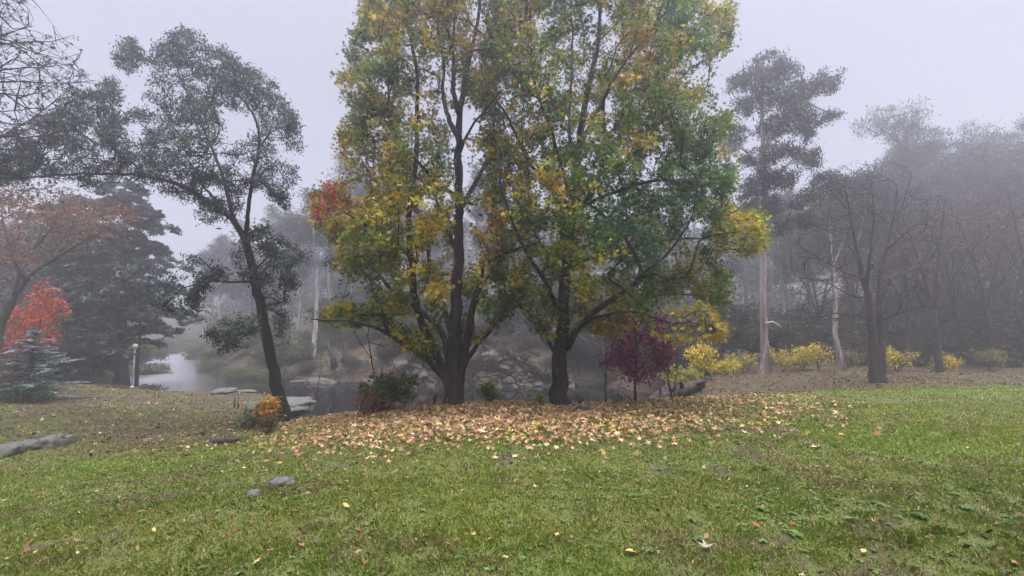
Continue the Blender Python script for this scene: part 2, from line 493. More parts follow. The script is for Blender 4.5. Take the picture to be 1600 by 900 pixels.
def build_haze():
    m = bpy.data.materials.new('haze')
    m.use_nodes = True
    n = m.node_tree.nodes
    n.clear()
    out = n.new('ShaderNodeOutputMaterial')
    pv = n.new('ShaderNodeVolumePrincipled')
    pv.inputs['Color'].default_value = (*HAZE_COLOR, 1)
    pv.inputs['Density'].default_value = HAZE_DENSITY
    pv.inputs['Anisotropy'].default_value = 0.68
    m.node_tree.links.new(pv.outputs[0], out.inputs['Volume'])
    x0, x1, y0, y1, z0, z1 = -185, 185, -50, 180, -6, 34
    V = [(x0, y0, z0), (x1, y0, z0), (x1, y1, z0), (x0, y1, z0), (x0, y0, z1), (x1, y0, z1), (x1, y1, z1), (x0, y1, z1)]
    o = mesh_obj('haze', V, [np.array([[0, 3, 2, 1], [4, 5, 6, 7], [0, 1, 5, 4], [1, 2, 6, 5], [2, 3, 7, 6], [3, 0, 4, 7]])], m)
    tag(o, 'thick pale fog hanging over the park', 'fog', kind='stuff')

build_haze()

# ------------------------------------------------------------------ tree growing
class Tubes:
    def __init__(self):
        self.V, self.F, self.n = [], [], 0

    def add(self, pts, rad, k=5, rough=0.0, cap=True):
        pts = np.asarray(pts, float); rad = np.asarray(rad, float)
        if len(pts) < 2: return
        t = np.gradient(pts, axis=0)
        t /= np.linalg.norm(t, axis=1, keepdims=True) + 1e-9
        mt = np.abs(t).mean(0)
        ref = np.eye(3)[np.argmin(mt)]
        a = np.cross(t, ref); a /= np.linalg.norm(a, axis=1, keepdims=True) + 1e-9
        b = np.cross(t, a)
        th = np.linspace(0, 2 * math.pi, k, endpoint=False)
        rr = rad[:, None] * np.ones((1, k))
        if rough:
            q = pts[:, None, :] + (a[:, None] * np.cos(th)[None, :, None] + b[:, None] * np.sin(th)[None, :, None]) * rad[:, None, None]
            rr = rr * (1 + rough * (vnoise(q * 5.0, 3) - 0.5) * 2)
        ring = pts[:, None, :] + rr[..., None] * (a[:, None] * np.cos(th)[None, :, None] + b[:, None] * np.sin(th)[None, :, None])
        m = len(pts)
        i = (np.arange(m - 1)[:, None] * k + np.arange(k)[None])
        j = (np.arange(m - 1)[:, None] * k + (np.arange(k)[None] + 1) % k)
        f = np.stack([i, j, j + k, i + k], -1).reshape(-1, 4) + self.n
        self.V.append(ring.reshape(-1, 3)); self.F.append(f); self.n += m * k
        if cap:
            tip = np.concatenate([pts[-1:] + t[-1:] * rad[-1] * 0.6, pts[:1] - t[:1] * rad[0] * 0.05])
            kk = np.arange(k)
            e1 = np.stack([(m - 1) * k + kk, (m - 1) * k + (kk + 1) % k, np.full(k, m * k), np.full(k, m * k)], -1)
            e0 = np.stack([(kk + 1) % k, kk, np.full(k, m * k + 1), np.full(k, m * k + 1)], -1)
            self.V.append(tip)
            self.T = getattr(self, 'T', [])
            self.T.append(np.concatenate([e1, e0])[:, :3] + self.n - m * k)
            self.n += 2

    def obj(self, name, mat, parent=None):
        if not self.V: return None
        fs = [np.concatenate(self.F)]
        if getattr(self, 'T', None): fs.append(np.concatenate(self.T))
        return mesh_obj(name, np.concatenate(self.V), fs, mat, parent, None, True)

def smooth_path(pts, step):
    """Catmull-Rom through the points, then even spacing. Columns past the third ride along."""
    p = np.asarray(pts, float)
    if len(p) == 2:
        d = np.linalg.norm(p[1, :3] - p[0, :3]); k = max(2, int(d / step) + 1)
        return p[0] + (p[1] - p[0]) * np.linspace(0, 1, k)[:, None]
    e = np.concatenate([[2 * p[0] - p[1]], p, [2 * p[-1] - p[-2]]])
    out = []
    for i in range(1, len(e) - 2):
        d = np.linalg.norm(e[i + 1, :3] - e[i, :3]); k = max(2, int(d / step))
        t = np.linspace(0, 1, k, endpoint=False)[:, None]
        out.append(0.5 * (2 * e[i] + (e[i + 1] - e[i - 1]) * t + (2 * e[i - 1] - 5 * e[i] + 4 * e[i + 1] - e[i + 2]) * t * t + (3 * e[i] - e[i - 1] - 3 * e[i + 1] + e[i + 2]) * t ** 3))
    out.append(p[-1:])
    return np.concatenate(out)

def grow(limbs, attr, rng, step=0.22, tip_r=0.005, expo=0.46, ang=0.6, wob=0.06, up=0.0, rmax=0.12, curl=0.27):
    """Joins every attractor to the nearest wood. Returns limb paths and branch paths with radii."""
    NP = np.zeros((400000, 3)); ND = np.zeros((400000, 3)); PA = np.full(400000, -1); CN = np.zeros(400000); RL = np.full(400000, -1.0)
    n = 0
    limb_paths = []
    for lb in limbs:
        s = smooth_path(lb, step)
        s[1:, :3] += rng.normal(0, 1, (len(s) - 1, 3)) * np.minimum(0.022, 0.07 * s[1:, 3:4] + 0.006)
        t = np.gradient(s[:, :3], axis=0); t /= np.linalg.norm(t, axis=1, keepdims=True) + 1e-9
        m = len(s)
        NP[n:n + m] = s[:, :3]; ND[n:n + m] = t; RL[n:n + m] = s[:, 3]
        limb_paths.append(s); n += m
    attr = np.asarray(attr, float)
    n0 = n
    if len(attr):
        d0 = np.array([np.min(np.sum((NP[:n0] - a) ** 2, 1)) for a in attr])
        attr = attr[np.argsort(d0 + rng.uniform(0, 0.3, len(attr)))]
    branches = []
    for a in attr:
        d = a - NP[:n]
        L_ = np.sqrt(np.einsum('ij,ij->i', d, d)) + 1e-6
        cosv = np.einsum('ij,ij->i', d, ND[:n]) / L_
        cost = L_ * (1 + ang * (1 - cosv)) - up * d[:, 2]
        q = int(np.argmin(cost))
        ln = L_[q]
        k = max(2, int(ln / step) + 1)
        t = np.linspace(0, 1, k + 1)[1:, None]
        c1 = NP[q] + ND[q] * ln * curl
        pth = (1 - t) ** 2 * NP[q] + 2 * t * (1 - t) * c1 + t * t * a
        pth[:-1] += rng.normal(0, wob * ln / k, (k - 1, 3))
        full = np.concatenate([NP[q:q + 1], pth])
        tg = np.gradient(full, axis=0)[1:]; tg /= np.linalg.norm(tg, axis=1, keepdims=True) + 1e-9
        NP[n:n + k] = pth; ND[n:n + k] = tg
        PA[n] = q; PA[n + 1:n + k] = np.arange(n, n + k - 1)
        CN[n + k - 1] = 1
        branches.append((q, n, k)); n += k
    for i in range(n - 1, n0 - 1, -1):
        CN[PA[i]] += CN[i]
    RAD = np.minimum(tip_r * np.maximum(CN[:n], 1) ** expo, rmax)
    out = []
    for q, s, k in branches:
        r0 = RAD[s]
        if RL[q] > 0: r0 = min(r0 * 1.15, RL[q] * 0.85)
        else: r0 = min(r0 * 1.0, RAD[q])
        pts = np.concatenate([NP[q:q + 1], NP[s:s + k]])
        rr = np.concatenate([[r0], np.minimum(RAD[s:s + k], r0)])
        out.append((pts, rr))
    return limb_paths, out

# leaf outlines (unit size, in the leaf's own plane)
def _star():
    v = []
    for i, (r, a) in enumerate([(0.16, -90), (0.52, -32), (0.20, -4), (0.60, 30), (0.20, 60), (0.66, 90), (0.20, 120), (0.60, 150), (0.20, 184), (0.52, 212)]):
        v.append((r * math.cos(R(a)), r * math.sin(R(a)), 0.10 * r if r > 0.4 else -0.05))
    return np.array(v)
SHAPE = {
    'star': _star(),
    'oval': np.array([(0, -.5, 0), (.26, -.12, .06), (.20, .22, .04), (0, .5, -.05), (-.20, .22, .04), (-.26, -.12, .06)]),
    'lance': np.array([(0, -.5, 0), (.13, 0, .03), (0, .5, -.04), (-.13, 0, .03)]),
    'needle': np.array([(-.05, -.5, 0), (.05, -.5, 0), (.0, .5, 0)]),
    'spray': np.array([(0, -.5, 0), (.24, -.2, .0), (.10, -.08, 0), (.22, .12, 0), (.07, .18, 0), (0, .5, 0), (-.07, .18, 0), (-.22, .12, 0), (-.10, -.08, 0), (-.24, -.2, 0)]),
}

def leaves(name, pos, size, col, shape, mat, parent, rng, nbias=(0, 0, 0.5), droop=0.0, axis_dir=None, flat=False):
    pos = np.asarray(pos, float); N = len(pos)
    if N == 0: return None
    T = SHAPE[shape]; k = len(T)
    nrm = rng.normal(0, 1, (N, 3)) + np.asarray(nbias) * 2
    if flat: nrm = np.array([0, 0, 1.0]) + rng.normal(0, flat, (N, 3))
    nrm /= np.linalg.norm(nrm, axis=1, keepdims=True) + 1e-9
    ax = rng.normal(0, 1, (N, 3)) + np.array([0, 0, -droop])
    if axis_dir is not None: ax = ax * 0.45 + axis_dir
    ax -= nrm * np.sum(ax * nrm, 1, keepdims=True)
    ax /= np.linalg.norm(ax, axis=1, keepdims=True) + 1e-9
    bx = np.cross(ax, nrm)
    size = np.broadcast_to(np.asarray(size, float), (N,))
    tz = T[None, :, 2] * (1 if not flat else rng.uniform(-1.0, 2.4, N)[:, None])
    V = pos[:, None, :] + size[:, None, None] * (T[None, :, 0:1] * bx[:, None] + T[None, :, 1:2] * ax[:, None] + tz[..., None] * nrm[:, None])
    F = np.arange(N * k).reshape(N, k)
    C = np.repeat(np.asarray(col, float), k, axis=0)
    return mesh_obj(name, V.reshape(-1, 3), [F], mat, parent, C)

def in_poly(poly, x, y):
    poly = np.asarray(poly, float)
    ins = np.zeros(len(x), bool); d = np.full(len(x), 1e9)
    for i in range(len(poly)):
        a, b = poly[i], poly[(i + 1) % len(poly)]
        c = (a[1] > y) != (b[1] > y)
        ins ^= c & (x < a[0] + (y - a[1]) * (b[0] - a[0]) / ((b[1] - a[1]) or 1e-9))
        e = b - a
        t = np.clip(((x - a[0]) * e[0] + (y - a[1]) * e[1]) / (e @ e + 1e-9), 0, 1)
        d = np.minimum(d, np.hypot(x - a[0] - t * e[0], y - a[1] - t * e[1]))
    return ins, d

def crown_points(poly, Y, depth, n, rng, holes=(), gap=0.42, gs=0.9, seed=0, edge=90.0, open_front=()):
    """Points filling a crown whose outline is poly (pixels) and whose thickness front to back is 2*depth metres."""
    poly = np.asarray(poly, float)
    lo, hi = poly.min(0), poly.max(0)
    out = []
    tries = 0
    while sum(map(len, out)) < n and tries < 60:
        tries += 1
        x = rng.uniform(lo[0], hi[0], n * 2); y = rng.uniform(lo[1], hi[1], n * 2)
        ok, d = in_poly(poly, x, y)
        for hx, hy, hr in holes:
            ok &= np.hypot(x - hx, y - hy) > hr * rng.uniform(0.75, 1.15, len(x))
        x, y, d = x[ok], y[ok], d[ok]
        th = depth * np.sqrt(np.clip(d / edge, 0.03, 1))
        dy = th * np.sign(rng.uniform(-1, 1, len(x))) * rng.uniform(0, 1, len(x)) ** 0.65
        for line, wd, keepf in open_front:
            xc = np.interp(y, [q[1] for q in line], [q[0] for q in line])
            yin = (y > line[0][1]) & (y < line[-1][1])
            bad = yin & (np.abs(x - xc) < wd) & (dy < 0.25) & (rng.uniform(0, 1, len(x)) > keepf)
            x, y, dy = x[~bad], y[~bad], dy[~bad]
        pts = np.array([P(a, b, Y + c) for a, b, c in zip(x, y, dy)]).reshape(-1, 3)
        if len(pts):
            dn = fbm(pts * gs, 3, 100 + seed)
            out.append(pts[dn > gap - 0.1 + rng.uniform(0, 0.2, len(pts))])
    return np.concatenate(out)[:n]

def blob_points(blobs, Y, dens, rng, squash=1.0, jitter=0.0):
    """Points in clumps: (px, py, rx, ry[, dY]) each an ellipsoid as deep as it is wide."""
    out = []
    for b in blobs:
        px, py, rx, ry = b[:4]
        y0 = Y + (b[4] if len(b) > 4 else rng.uniform(-1, 1) * jitter)
        n = max(3, int(dens * (rx * ry) / 400.0))
        u = rng.normal(0, 1, (n, 3)); u /= np.linalg.norm(u, axis=1, keepdims=True)
        u *= rng.uniform(0.15, 1, (n, 1)) ** 0.5
        k = Y / FPX
        c = P(px, py, y0)
        out.append(c + u * np.array([rx * k, rx * k * squash, ry * k]) * .86)
    return np.concatenate(out)

def lim(Y, pts, r0, r1):
    """A limb from pixels: (px, py[, dY])."""
    q = []
    for i, p in enumerate(pts):
        w = P(p[0], p[1], Y + (p[2] if len(p) > 2 else 0.0))
        q.append((*w, r0 + (r1 - r0) * (i / (len(pts) - 1)) ** 0.8))
    return q

def pick_cols(pos, rng, palette, weights=None, scale=1.2, seed=0, var=0.18):
    """Leaf colours from a palette, changing patch by patch through the crown."""
    pal = np.asarray(palette, float); k = len(pal)
    f = fbm(np.asarray(pos) * scale, 3, 200 + seed)
    f = np.clip((f - 0.5) * 2.6 + 0.5 + rng.normal(0, 0.13, len(pos)), 0, 0.9999)
    cum = np.cumsum(weights if weights is not None else np.ones(k)); cum = cum / cum[-1]
    c = pal[np.clip(np.searchsorted(cum, f), 0, k - 1)]
    v = np.exp(rng.normal(0, var, (len(pos), 1)))
    return c * v * (1 + rng.normal(0, 0.05, (len(pos), 3)))

def twig_leaves(branches, n_per, spread, rng, frac=0.55):
    pos, idx = [], []
    for i, (pts, rr) in enumerate(branches):
        k = len(pts)
        t = rng.uniform(1 - frac, 1.03, n_per) * (k - 1)
        a = np.clip(t.astype(int), 0, k - 2)
        f = (t - a)[:, None]
        p = pts[a] * (1 - f) + pts[a + 1] * f
        pos.append(p)
        idx.append(np.full(n_per, i))
    pos = np.concatenate(pos)
    return pos + rng.normal(0, spread, pos.shape) * np.array([1, 1, 0.8]), np.concatenate(idx)

def make_tree(name, label, cat, base, limbs, attr, rng, bark, trunk_n=1, leaf=None, group=None, flare=0.0, step=0.22, tip_r=0.005,
              expo=0.46, rmax=0.12, ang=0.6, up=0.0, sides=(10, 5, 3), split_branches=True, wob=0.06, rough=0.12, twig_mat=None, curl=.27):
    """A thing 'tree' with trunk, branches and crown. leaf = dict(n, spread, size, shape, color(pos)->cols, ...)."""
    root = empty(name, base, label, cat, group)
    lp, br = grow(limbs, attr, rng, step, tip_r, expo, ang, wob, up, rmax, curl)
    tr, bt = Tubes(), Tubes()
    for i, s in enumerate(lp):
        rad = s[:, 3].copy()
        if i < trunk_n and flare:
            hgt = s[:, 2] - s[0, 2]
            rad = rad * (1 + flare * np.exp(-np.maximum(hgt, 0) / 0.28))
        (tr if i < trunk_n else (bt if split_branches else tr)).add(s[:, :3], rad, sides[0] if rad[0] > 0.05 else 6, rough if rad[0] > 0.05 else 0)
    for pts, rr in br:
        bt.add(pts, rr, sides[1] if rr[0] > 0.014 else sides[2], 0, cap=False)
    tr.obj('trunk', bark, root)
    bt.obj('branches', twig_mat or bark, root)
    if leaf:
        pos, idx = twig_leaves(br, leaf['n'], leaf['spread'], rng, leaf.get('frac', 0.55))
        if 'keep' in leaf:
            kp = leaf['keep'](pos, rng); pos = pos[kp]
        tips = np.array([p[-1] for p, _ in br])
        if 'keep' in leaf: idx = idx[kp]
        col = leaf['color'](tips)[idx] * np.exp(rng.normal(0, .16, (len(pos), 1))) * (1 + rng.normal(0, .07, (len(pos), 3)))
        odd = rng.uniform(0, 1, len(pos)) < .14
        col[odd] = leaf['color'](pos[odd])
        sz = leaf['size'] * np.exp(rng.normal(0, 0.22, len(pos)))
        leaves('crown', pos, sz, col, leaf['shape'], leaf.get('mat', M['leaf']), root, rng, leaf.get('nbias', (0, 0, 0.4)), leaf.get('droop', 0.6))
    return root

# ------------------------------------------------------------------ the two big sweetgums
GREEN = [(0.022, 0.060, 0.018), (0.036, 0.085, 0.022), (0.055, 0.105, 0.022), (0.095, 0.125, 0.020)]
YELLOW = (0.40, 0.29, 0.025)
GOLD = (0.30, 0.205, 0.027)
ORANGE = (0.27, 0.14, 0.025)
RED = (0.33, 0.045, 0.028)

def gum_colors(hints, base_pal, base_w, seed, rng):
    """Leaf colours by place in the crown: hints = (px, py, radius, palette, weights, strength)."""
    def f(pos):
        c = pick_cols(pos, rng, base_pal, base_w, 1.15, seed, 0.20)
        px, py = proj(pos)
        for k, (hx, hy, hr, pal, w, st) in enumerate(hints):
            d = np.hypot(px - hx, (py - hy))
            pr = st * np.clip(1.25 - d / hr, 0, 1)
            sel = rng.uniform(0, 1, len(pos)) < np.clip(pr * 1.6 * np.clip((fbm(pos * 1.5, 2, 300 + seed + k) - 0.3) * 2.6, 0.15, 1.2), 0, 1)
            c[sel] = pick_cols(pos[sel], rng, pal, w, 1.6, seed + 9 + k, 0.20)
        return c * np.array([1.08, 1.16, 1.0])
    return f

G_ = GREEN
Y_ = [YELLOW, GOLD, (0.20, 0.18, 0.02)]

def sweetgum_west():
    rng = np.random.default_rng(11)
    Y = 11.0
    base = G(710, 633)
    poly = [(572, -20), (560, 40), (540, 85), (533, 130), (545, 170), (535, 215), (533, 240), (548, 268), (528, 290), (512, 278), (490, 300), (484, 335), (505, 362), (522, 372), (512, 410),
            (530, 437), (556, 445), (592, 470), (560, 478), (505, 482), (494, 495), (540, 508), (592, 500), (632, 540), (670, 560), (700, 530), (745, 528), (790, 505), (806, 470), (785, 420),
            (800, 350), (795, 250), (780, 200), (775, 100), (800, 0), (790, -120), (720, -230), (640, -210), (590, -100)]
    holes = [(670, 318, 16), (735, 280, 26), (738, 240, 18), (655, 470, 20), (600, 440, 14), (625, 412, 12), (740, 340, 22), (700, 300, 14), (560, 300, 20), (735, 400, 18), (570, 460, 14),
             (690, 520, 22), (640, 505, 14), (770, 450, 18), (745, 500, 22), (700, 120, 12), (745, 180, 16), (600, 140, 12), (668, 250, 14)]
    stem = [(757, -110), (748, 20), (733, 95), (718, 180), (716, 260), (717, 380), (711, 560), (709, 640)]
    stem2 = [(640, 58), (652, 117), (652, 183), (648, 260), (639, 350), (643, 416), (655, 494), (674, 539)]
    stem3 = [(693, 20), (693, 97), (692, 148), (703, 190), (717, 215)]
    stem4 = [(755, 400), (740, 485), (729, 547), (718, 600)]
    attr = crown_points(poly, Y, 2.9, 2350, rng, holes, 0.445, 0.95, 1, 90, [(stem, 24, .08), (stem2, 13, .25), (stem3, 13, .25), (stem4, 16, .15)])
    # low front and side sprays
    L_ = [lim(Y, [(709, 642), (710, 600), (711, 560), (713, 480), (717, 380, .1), (716, 260, .2), (718, 180, .2), (733, 95, .2), (748, 20, .2), (757, -110, .2)], .235, .025)]
    L_ += [lim(Y, p, a, b) for p, a, b in [
        ([(712, 622), (716, 596, -.03), (727, 550, -.15), (738, 485, -.3), (752, 432, -.5), (756, 411, -.6), (800, 393, -.9), (840, 380, -1.2)], .155, .03),
        ([(713, 615), (720, 582, .1), (745, 540, .5), (768, 515, .8), (790, 480, 1.2), (800, 430, 1.5)], .09, .02),
        ([(710, 622), (702, 598, -.03), (688, 568, -.1), (674, 539, -.2), (655, 494, -.5), (643, 416, -.8), (639, 350, -.9), (648, 260, -1), (652, 183, -1), (652, 117, -.9), (640, 58, -.8), (622, -10, -.8), (612, -90, -.8)], .14, .018),
        ([(709, 620), (697, 594, -.05), (662, 558, -.3), (635, 539, -.6), (610, 523, -.9), (586, 511, -1.1), (545, 501, -1.2), (505, 500, -1.4), (485, 499, -1.5)], .10, .012),
        ([(610, 523, -.9), (601, 507, -1), (599, 490, -1), (606, 476, -1.1)], .04, .014),
        ([(709, 590), (700, 560, .05), (690, 520, .2), (655, 485, .4), (614, 455, .6), (586, 420, .8), (561, 391, .9), (540, 350, 1), (500, 310, 1.2)], .10, .014),
        ([(706, 520), (693, 480, .4), (672, 412, .8), (668, 375, 1.0), (650, 320, 1.3), (625, 270, 1.5)], .09, .018),
        ([(690, 440, .2), (640, 400, -.8), (608, 375, -1.4), (560, 345, -2), (520, 320, -2.3)], .05, .012),
        ([(717, 310), (690, 290, -.5), (660, 262, -1.2), (630, 225, -1.5), (608, 187, -1.6), (606, 117, -1.6), (590, 30, -1.4)], .06, .014),
        ([(717, 215), (703, 190, .3), (692, 148, .6), (693, 97, .8), (680, 20, .9), (668, -80, .9)], .085, .016),
        ([(718, 180), (709, 140, -.4), (709, 97, -.5), (698, 40, -.7), (678, -10, -.8), (655, -90, -.8)], .075, .016),
        ([(718, 330), (740, 290, .9), (762, 250, 1.4), (772, 190, 1.8), (775, 110, 1.8), (780, 0, 1.7)], .07, .016),
        ([(718, 240), (735, 200, -.6), (760, 170, -1.2), (785, 140, -1.5)], .05, .012),
        ([(717, 400), (700, 360, 1.2), (680, 310, 2.0), (660, 250, 2.4)], .07, .016)]]
    leaf = dict(n=32, spread=0.11, size=0.098, shape='star', nbias=(0, -.15, 0.35), droop=0.7,
                color=gum_colors([
                    (525, 315, 40, [(0.28, 0.042, 0.03), RED, (0.26, 0.09, 0.03)], None, 0.95),
                    (565, 335, 55, [ORANGE, GOLD, YELLOW], None, 0.4),
                    (640, 530, 70, [YELLOW, (0.36, 0.29, 0.03), (0.09, 0.15, 0.02)], None, 0.8),
                    (540, 490, 60, [(0.15, 0.17, 0.02), YELLOW], None, 0.6),
                    (700, 60, 170, [(0.26, 0.155, 0.026), GOLD, (0.15, 0.13, 0.026)], [1, 1.6, 2.2], 0.55),
                    (560, 120, 80, [(0.075, 0.075, 0.025), (0.06, 0.085, 0.025)], None, 0.5),
                    (640, 380, 130, [GOLD, YELLOW, (0.20, 0.18, 0.026)], [1.6, 1.8, 1.2], 0.45),
                    (740, 380, 70, [ORANGE, GOLD], None, 0.5)],
                    [(0.042, 0.076, 0.026), (0.070, 0.105, 0.026), (0.115, 0.13, 0.026), (0.20, 0.17, 0.026), GOLD, (0.25, 0.14, 0.024)], [1.6, 2.4, 2.4, 1.8, 1.2, .3], 1, rng))
    make_tree('sweetgum_tree', 'big autumn tree on the leaf mound with several stems and a red leaf cluster', 'tree', base, L_, attr, rng,
              M['sweetgum_bark'], 4, leaf, 'big autumn trees on the leaf mound', 0.45, 0.2, 0.0045, 0.47, 0.06, up=.3)

def sweetgum_east():
    rng = np.random.default_rng(23)
    Y = 11.2
    base = G(876, 638)
    poly = [(775, -60), (755, 60), (748, 120), (772, 190), (765, 240), (762, 300), (775, 370), (785, 420), (780, 458), (820, 482), (838, 525), (862, 525), (880, 505), (920, 512), (960, 522),
            (998, 505), (1010, 492), (1035, 478), (1075, 452), (1115, 476), (1142, 468), (1145, 435), (1105, 402), (1130, 388), (1188, 398), (1207, 372), (1185, 330), (1150, 322), (1132, 300),
            (1155, 275), (1138, 245), (1132, 215), (1142, 205), (1155, 180), (1132, 150), (1105, 112), (1130, 92), (1148, 50), (1140, 8), (1095, -20), (1080, -100), (1000, -220), (900, -240), (800, -150)]
    holes = [(855, 372, 16), (935, 420, 14), (1085, 365, 22), (1068, 340, 14), (955, 160, 12), (870, 120, 10), (1100, 120, 14), (825, 200, 12), (840, 300, 10), (1080, 400, 16), (1040, 415, 10),
             (930, 20, 10), (1010, 280, 8), (790, 300, 10)]
    st = [(936, 0), (936, 55), (927, 105), (912, 175), (905, 220)]
    st2 = [(893, 20), (893, 117), (889, 190), (890, 240)]
    st3 = [(1018, 47), (979, 93), (944, 156), (940, 240)]
    st4 = [(765, 140), (796, 187), (815, 233), (845, 280), (868, 310)]
    st5 = [(776, 225), (781, 280), (797, 335), (820, 390), (852, 440), (874, 490)]
    st6 = [(965, 362), (993, 400), (1000, 430), (981, 453), (950, 472), (905, 510)]
    st7 = [(885, 400), (880, 510), (876, 560)]
    attr = crown_points(poly, Y, 3.3, 3100, rng, holes, 0.395, 0.9, 2, 90, [(st, 15, .2), (st2, 12, .25), (st3, 12, .3), (st4, 12, .3), (st5, 12, .3), (st6, 14, .25), (st7, 15, .3)])
    L_ = [lim(Y, [(876, 645), (875, 600), (875, 560), (879, 510), (884, 430, .2), (893, 350, .3), (900, 270, .3), (912, 175, .3), (927, 105, .3), (936, 55, .3), (938, -20, .3), (930, -130, .3)], .235, .022)]
    L_ += [lim(Y, p, a, b) for p, a, b in [
        ([(885, 545), (905, 510, -.3), (923, 492, -.6), (950, 472, -1), (981, 453, -1.3), (1000, 430, -1.5), (995, 403, -1.6), (970, 365, -1.8), (930, 325, -1.9), (890, 305, -2)], .10, .02),
        ([(905, 510, -.3), (935, 500, .3), (975, 487, .6), (1010, 470, .8), (1032, 461, .9), (1088, 461, .9), (1118, 466, .9), (1145, 476, .9)], .06, .010),
        ([(888, 535), (915, 505, -1), (955, 490, -1.6), (1003, 490, -2), (1047, 506, -2.2), (1078, 502, -2.3), (1105, 512, -2.3)], .05, .008),
        ([(866, 550), (848, 515, .3), (838, 500, .5), (800, 465, .8), (782, 440, .9)], .055, .012),
        ([(874, 490), (852, 440, -1), (820, 390, -1.7), (797, 335, -2), (781, 280, -2.2), (776, 225, -2.2)], .065, .014),
        ([(890, 380, .2), (868, 310, -.8), (845, 280, -1.3), (815, 233, -1.8), (796, 187, -2), (765, 140, -2.1), (747, 88, -2)], .06, .010),
        ([(884, 430), (920, 380, .8), (960, 330, 1.5), (1010, 290, 2), (1060, 250, 2.3), (1100, 190, 2.5)], .08, .015),
        ([(893, 350), (930, 290, -.6), (945, 230, -1), (944, 156, -1.2), (979, 93, -1.4), (1018, 47, -1.5), (1045, -20, -1.5)], .075, .015),
        ([(900, 270), (892, 230, .8), (889, 190, 1.1), (893, 117, 1.3), (893, 20, 1.3), (880, -90, 1.3)], .07, .015),
        ([(905, 230), (935, 170, .8), (975, 100, 1.5), (1030, 40, 2), (1085, -20, 2.2)], .065, .014),
        ([(895, 330), (960, 300, -1.2), (1040, 280, -2.2), (1075, 292, -2.6), (1130, 285, -2.9)], .06, .010),
        ([(886, 410), (960, 395, 1.2), (1040, 375, 2), (1110, 372, 2.5), (1180, 365, 2.7)], .07, .010),
        ([(884, 450), (860, 410, 1.5), (830, 350, 2.3), (810, 290, 2.6)], .07, .014),
        ([(1000, 430, -1.5), (1040, 400, -1.8), (1075, 350, -2), (1090, 300, -2.2)], .04, .010),
        ([(889, 300), (860, 200, -1.2), (835, 130, -1.8), (830, 60, -2), (828, -20, -2)], .055, .012)]]
    droop_ = [(1000, 478), (1050, 490), (1105, 482), (1125, 520), (1080, 528), (1030, 522)]
    attr = np.concatenate([attr, crown_points(droop_, Y - 2.1, .7, 90, rng, (), .3, 1.5, 9, 30)])

    def off_droop(p, r):
        x, y = proj(p)
        return ~(in_poly(droop_, x, y)[0] & (p[:, 1] < Y - .8) & (r.uniform(0, 1, len(p)) < .95))
    leaf = dict(keep=off_droop, n=34, spread=0.115, size=0.098, shape='star', nbias=(0, -.15, 0.35), droop=0.7,
                color=gum_colors([
                    (920, 370, 75, [YELLOW, (0.37, 0.30, 0.025), (0.12, 0.15, 0.02)], None, 0.85),
                    (800, 250, 70, [YELLOW, GOLD, (0.15, 0.15, 0.02)], None, 0.6),
                    (1095, 440, 75, [(0.23, 0.165, 0.026), (0.26, 0.16, 0.028), (0.14, 0.14, 0.026)], [2, 2, 1.2], 0.75),
                    (1160, 365, 65, [YELLOW, GOLD, (0.12, 0.14, 0.02)], None, 0.8),
                    (960, 500, 60, [GOLD, YELLOW, ORANGE], None, 0.75),
                    (860, 470, 60, [YELLOW, GOLD], None, 0.35),
                    (800, 100, 120, [GOLD, ORANGE, (0.13, 0.12, 0.025)], None, 0.65),
                    (1000, 85, 75, [ORANGE, GOLD, (0.24, 0.11, 0.03)], None, 0.6),
                    (880, 285, 30, [ORANGE, GOLD], None, 0.7),
                    (1080, 210, 80, [(0.10, 0.105, 0.022), (0.06, 0.09, 0.02)], None, 0.5),
                    (1010, 330, 120, [(0.036, 0.080, 0.032), (0.050, 0.104, 0.034), (0.034, 0.074, 0.040)], None, 0.8)],
                    [(0.036, 0.078, 0.030), (0.052, 0.100, 0.028), (0.080, 0.128, 0.028), (0.135, 0.16, 0.026), (0.24, 0.20, 0.024), GOLD], [1.6, 2.6, 3.0, 2.2, 1.0, .6], 2, rng))
    make_tree('sweetgum_tree', 'big autumn tree on the leaf mound with one stout trunk and greener leaves', 'tree', base, L_, attr, rng,
              M['sweetgum_bark'], 1, leaf, 'big autumn trees on the leaf mound', 0.5, 0.2, 0.0045, 0.47, 0.06, up=.3)

sweetgum_west()
sweetgum_east()

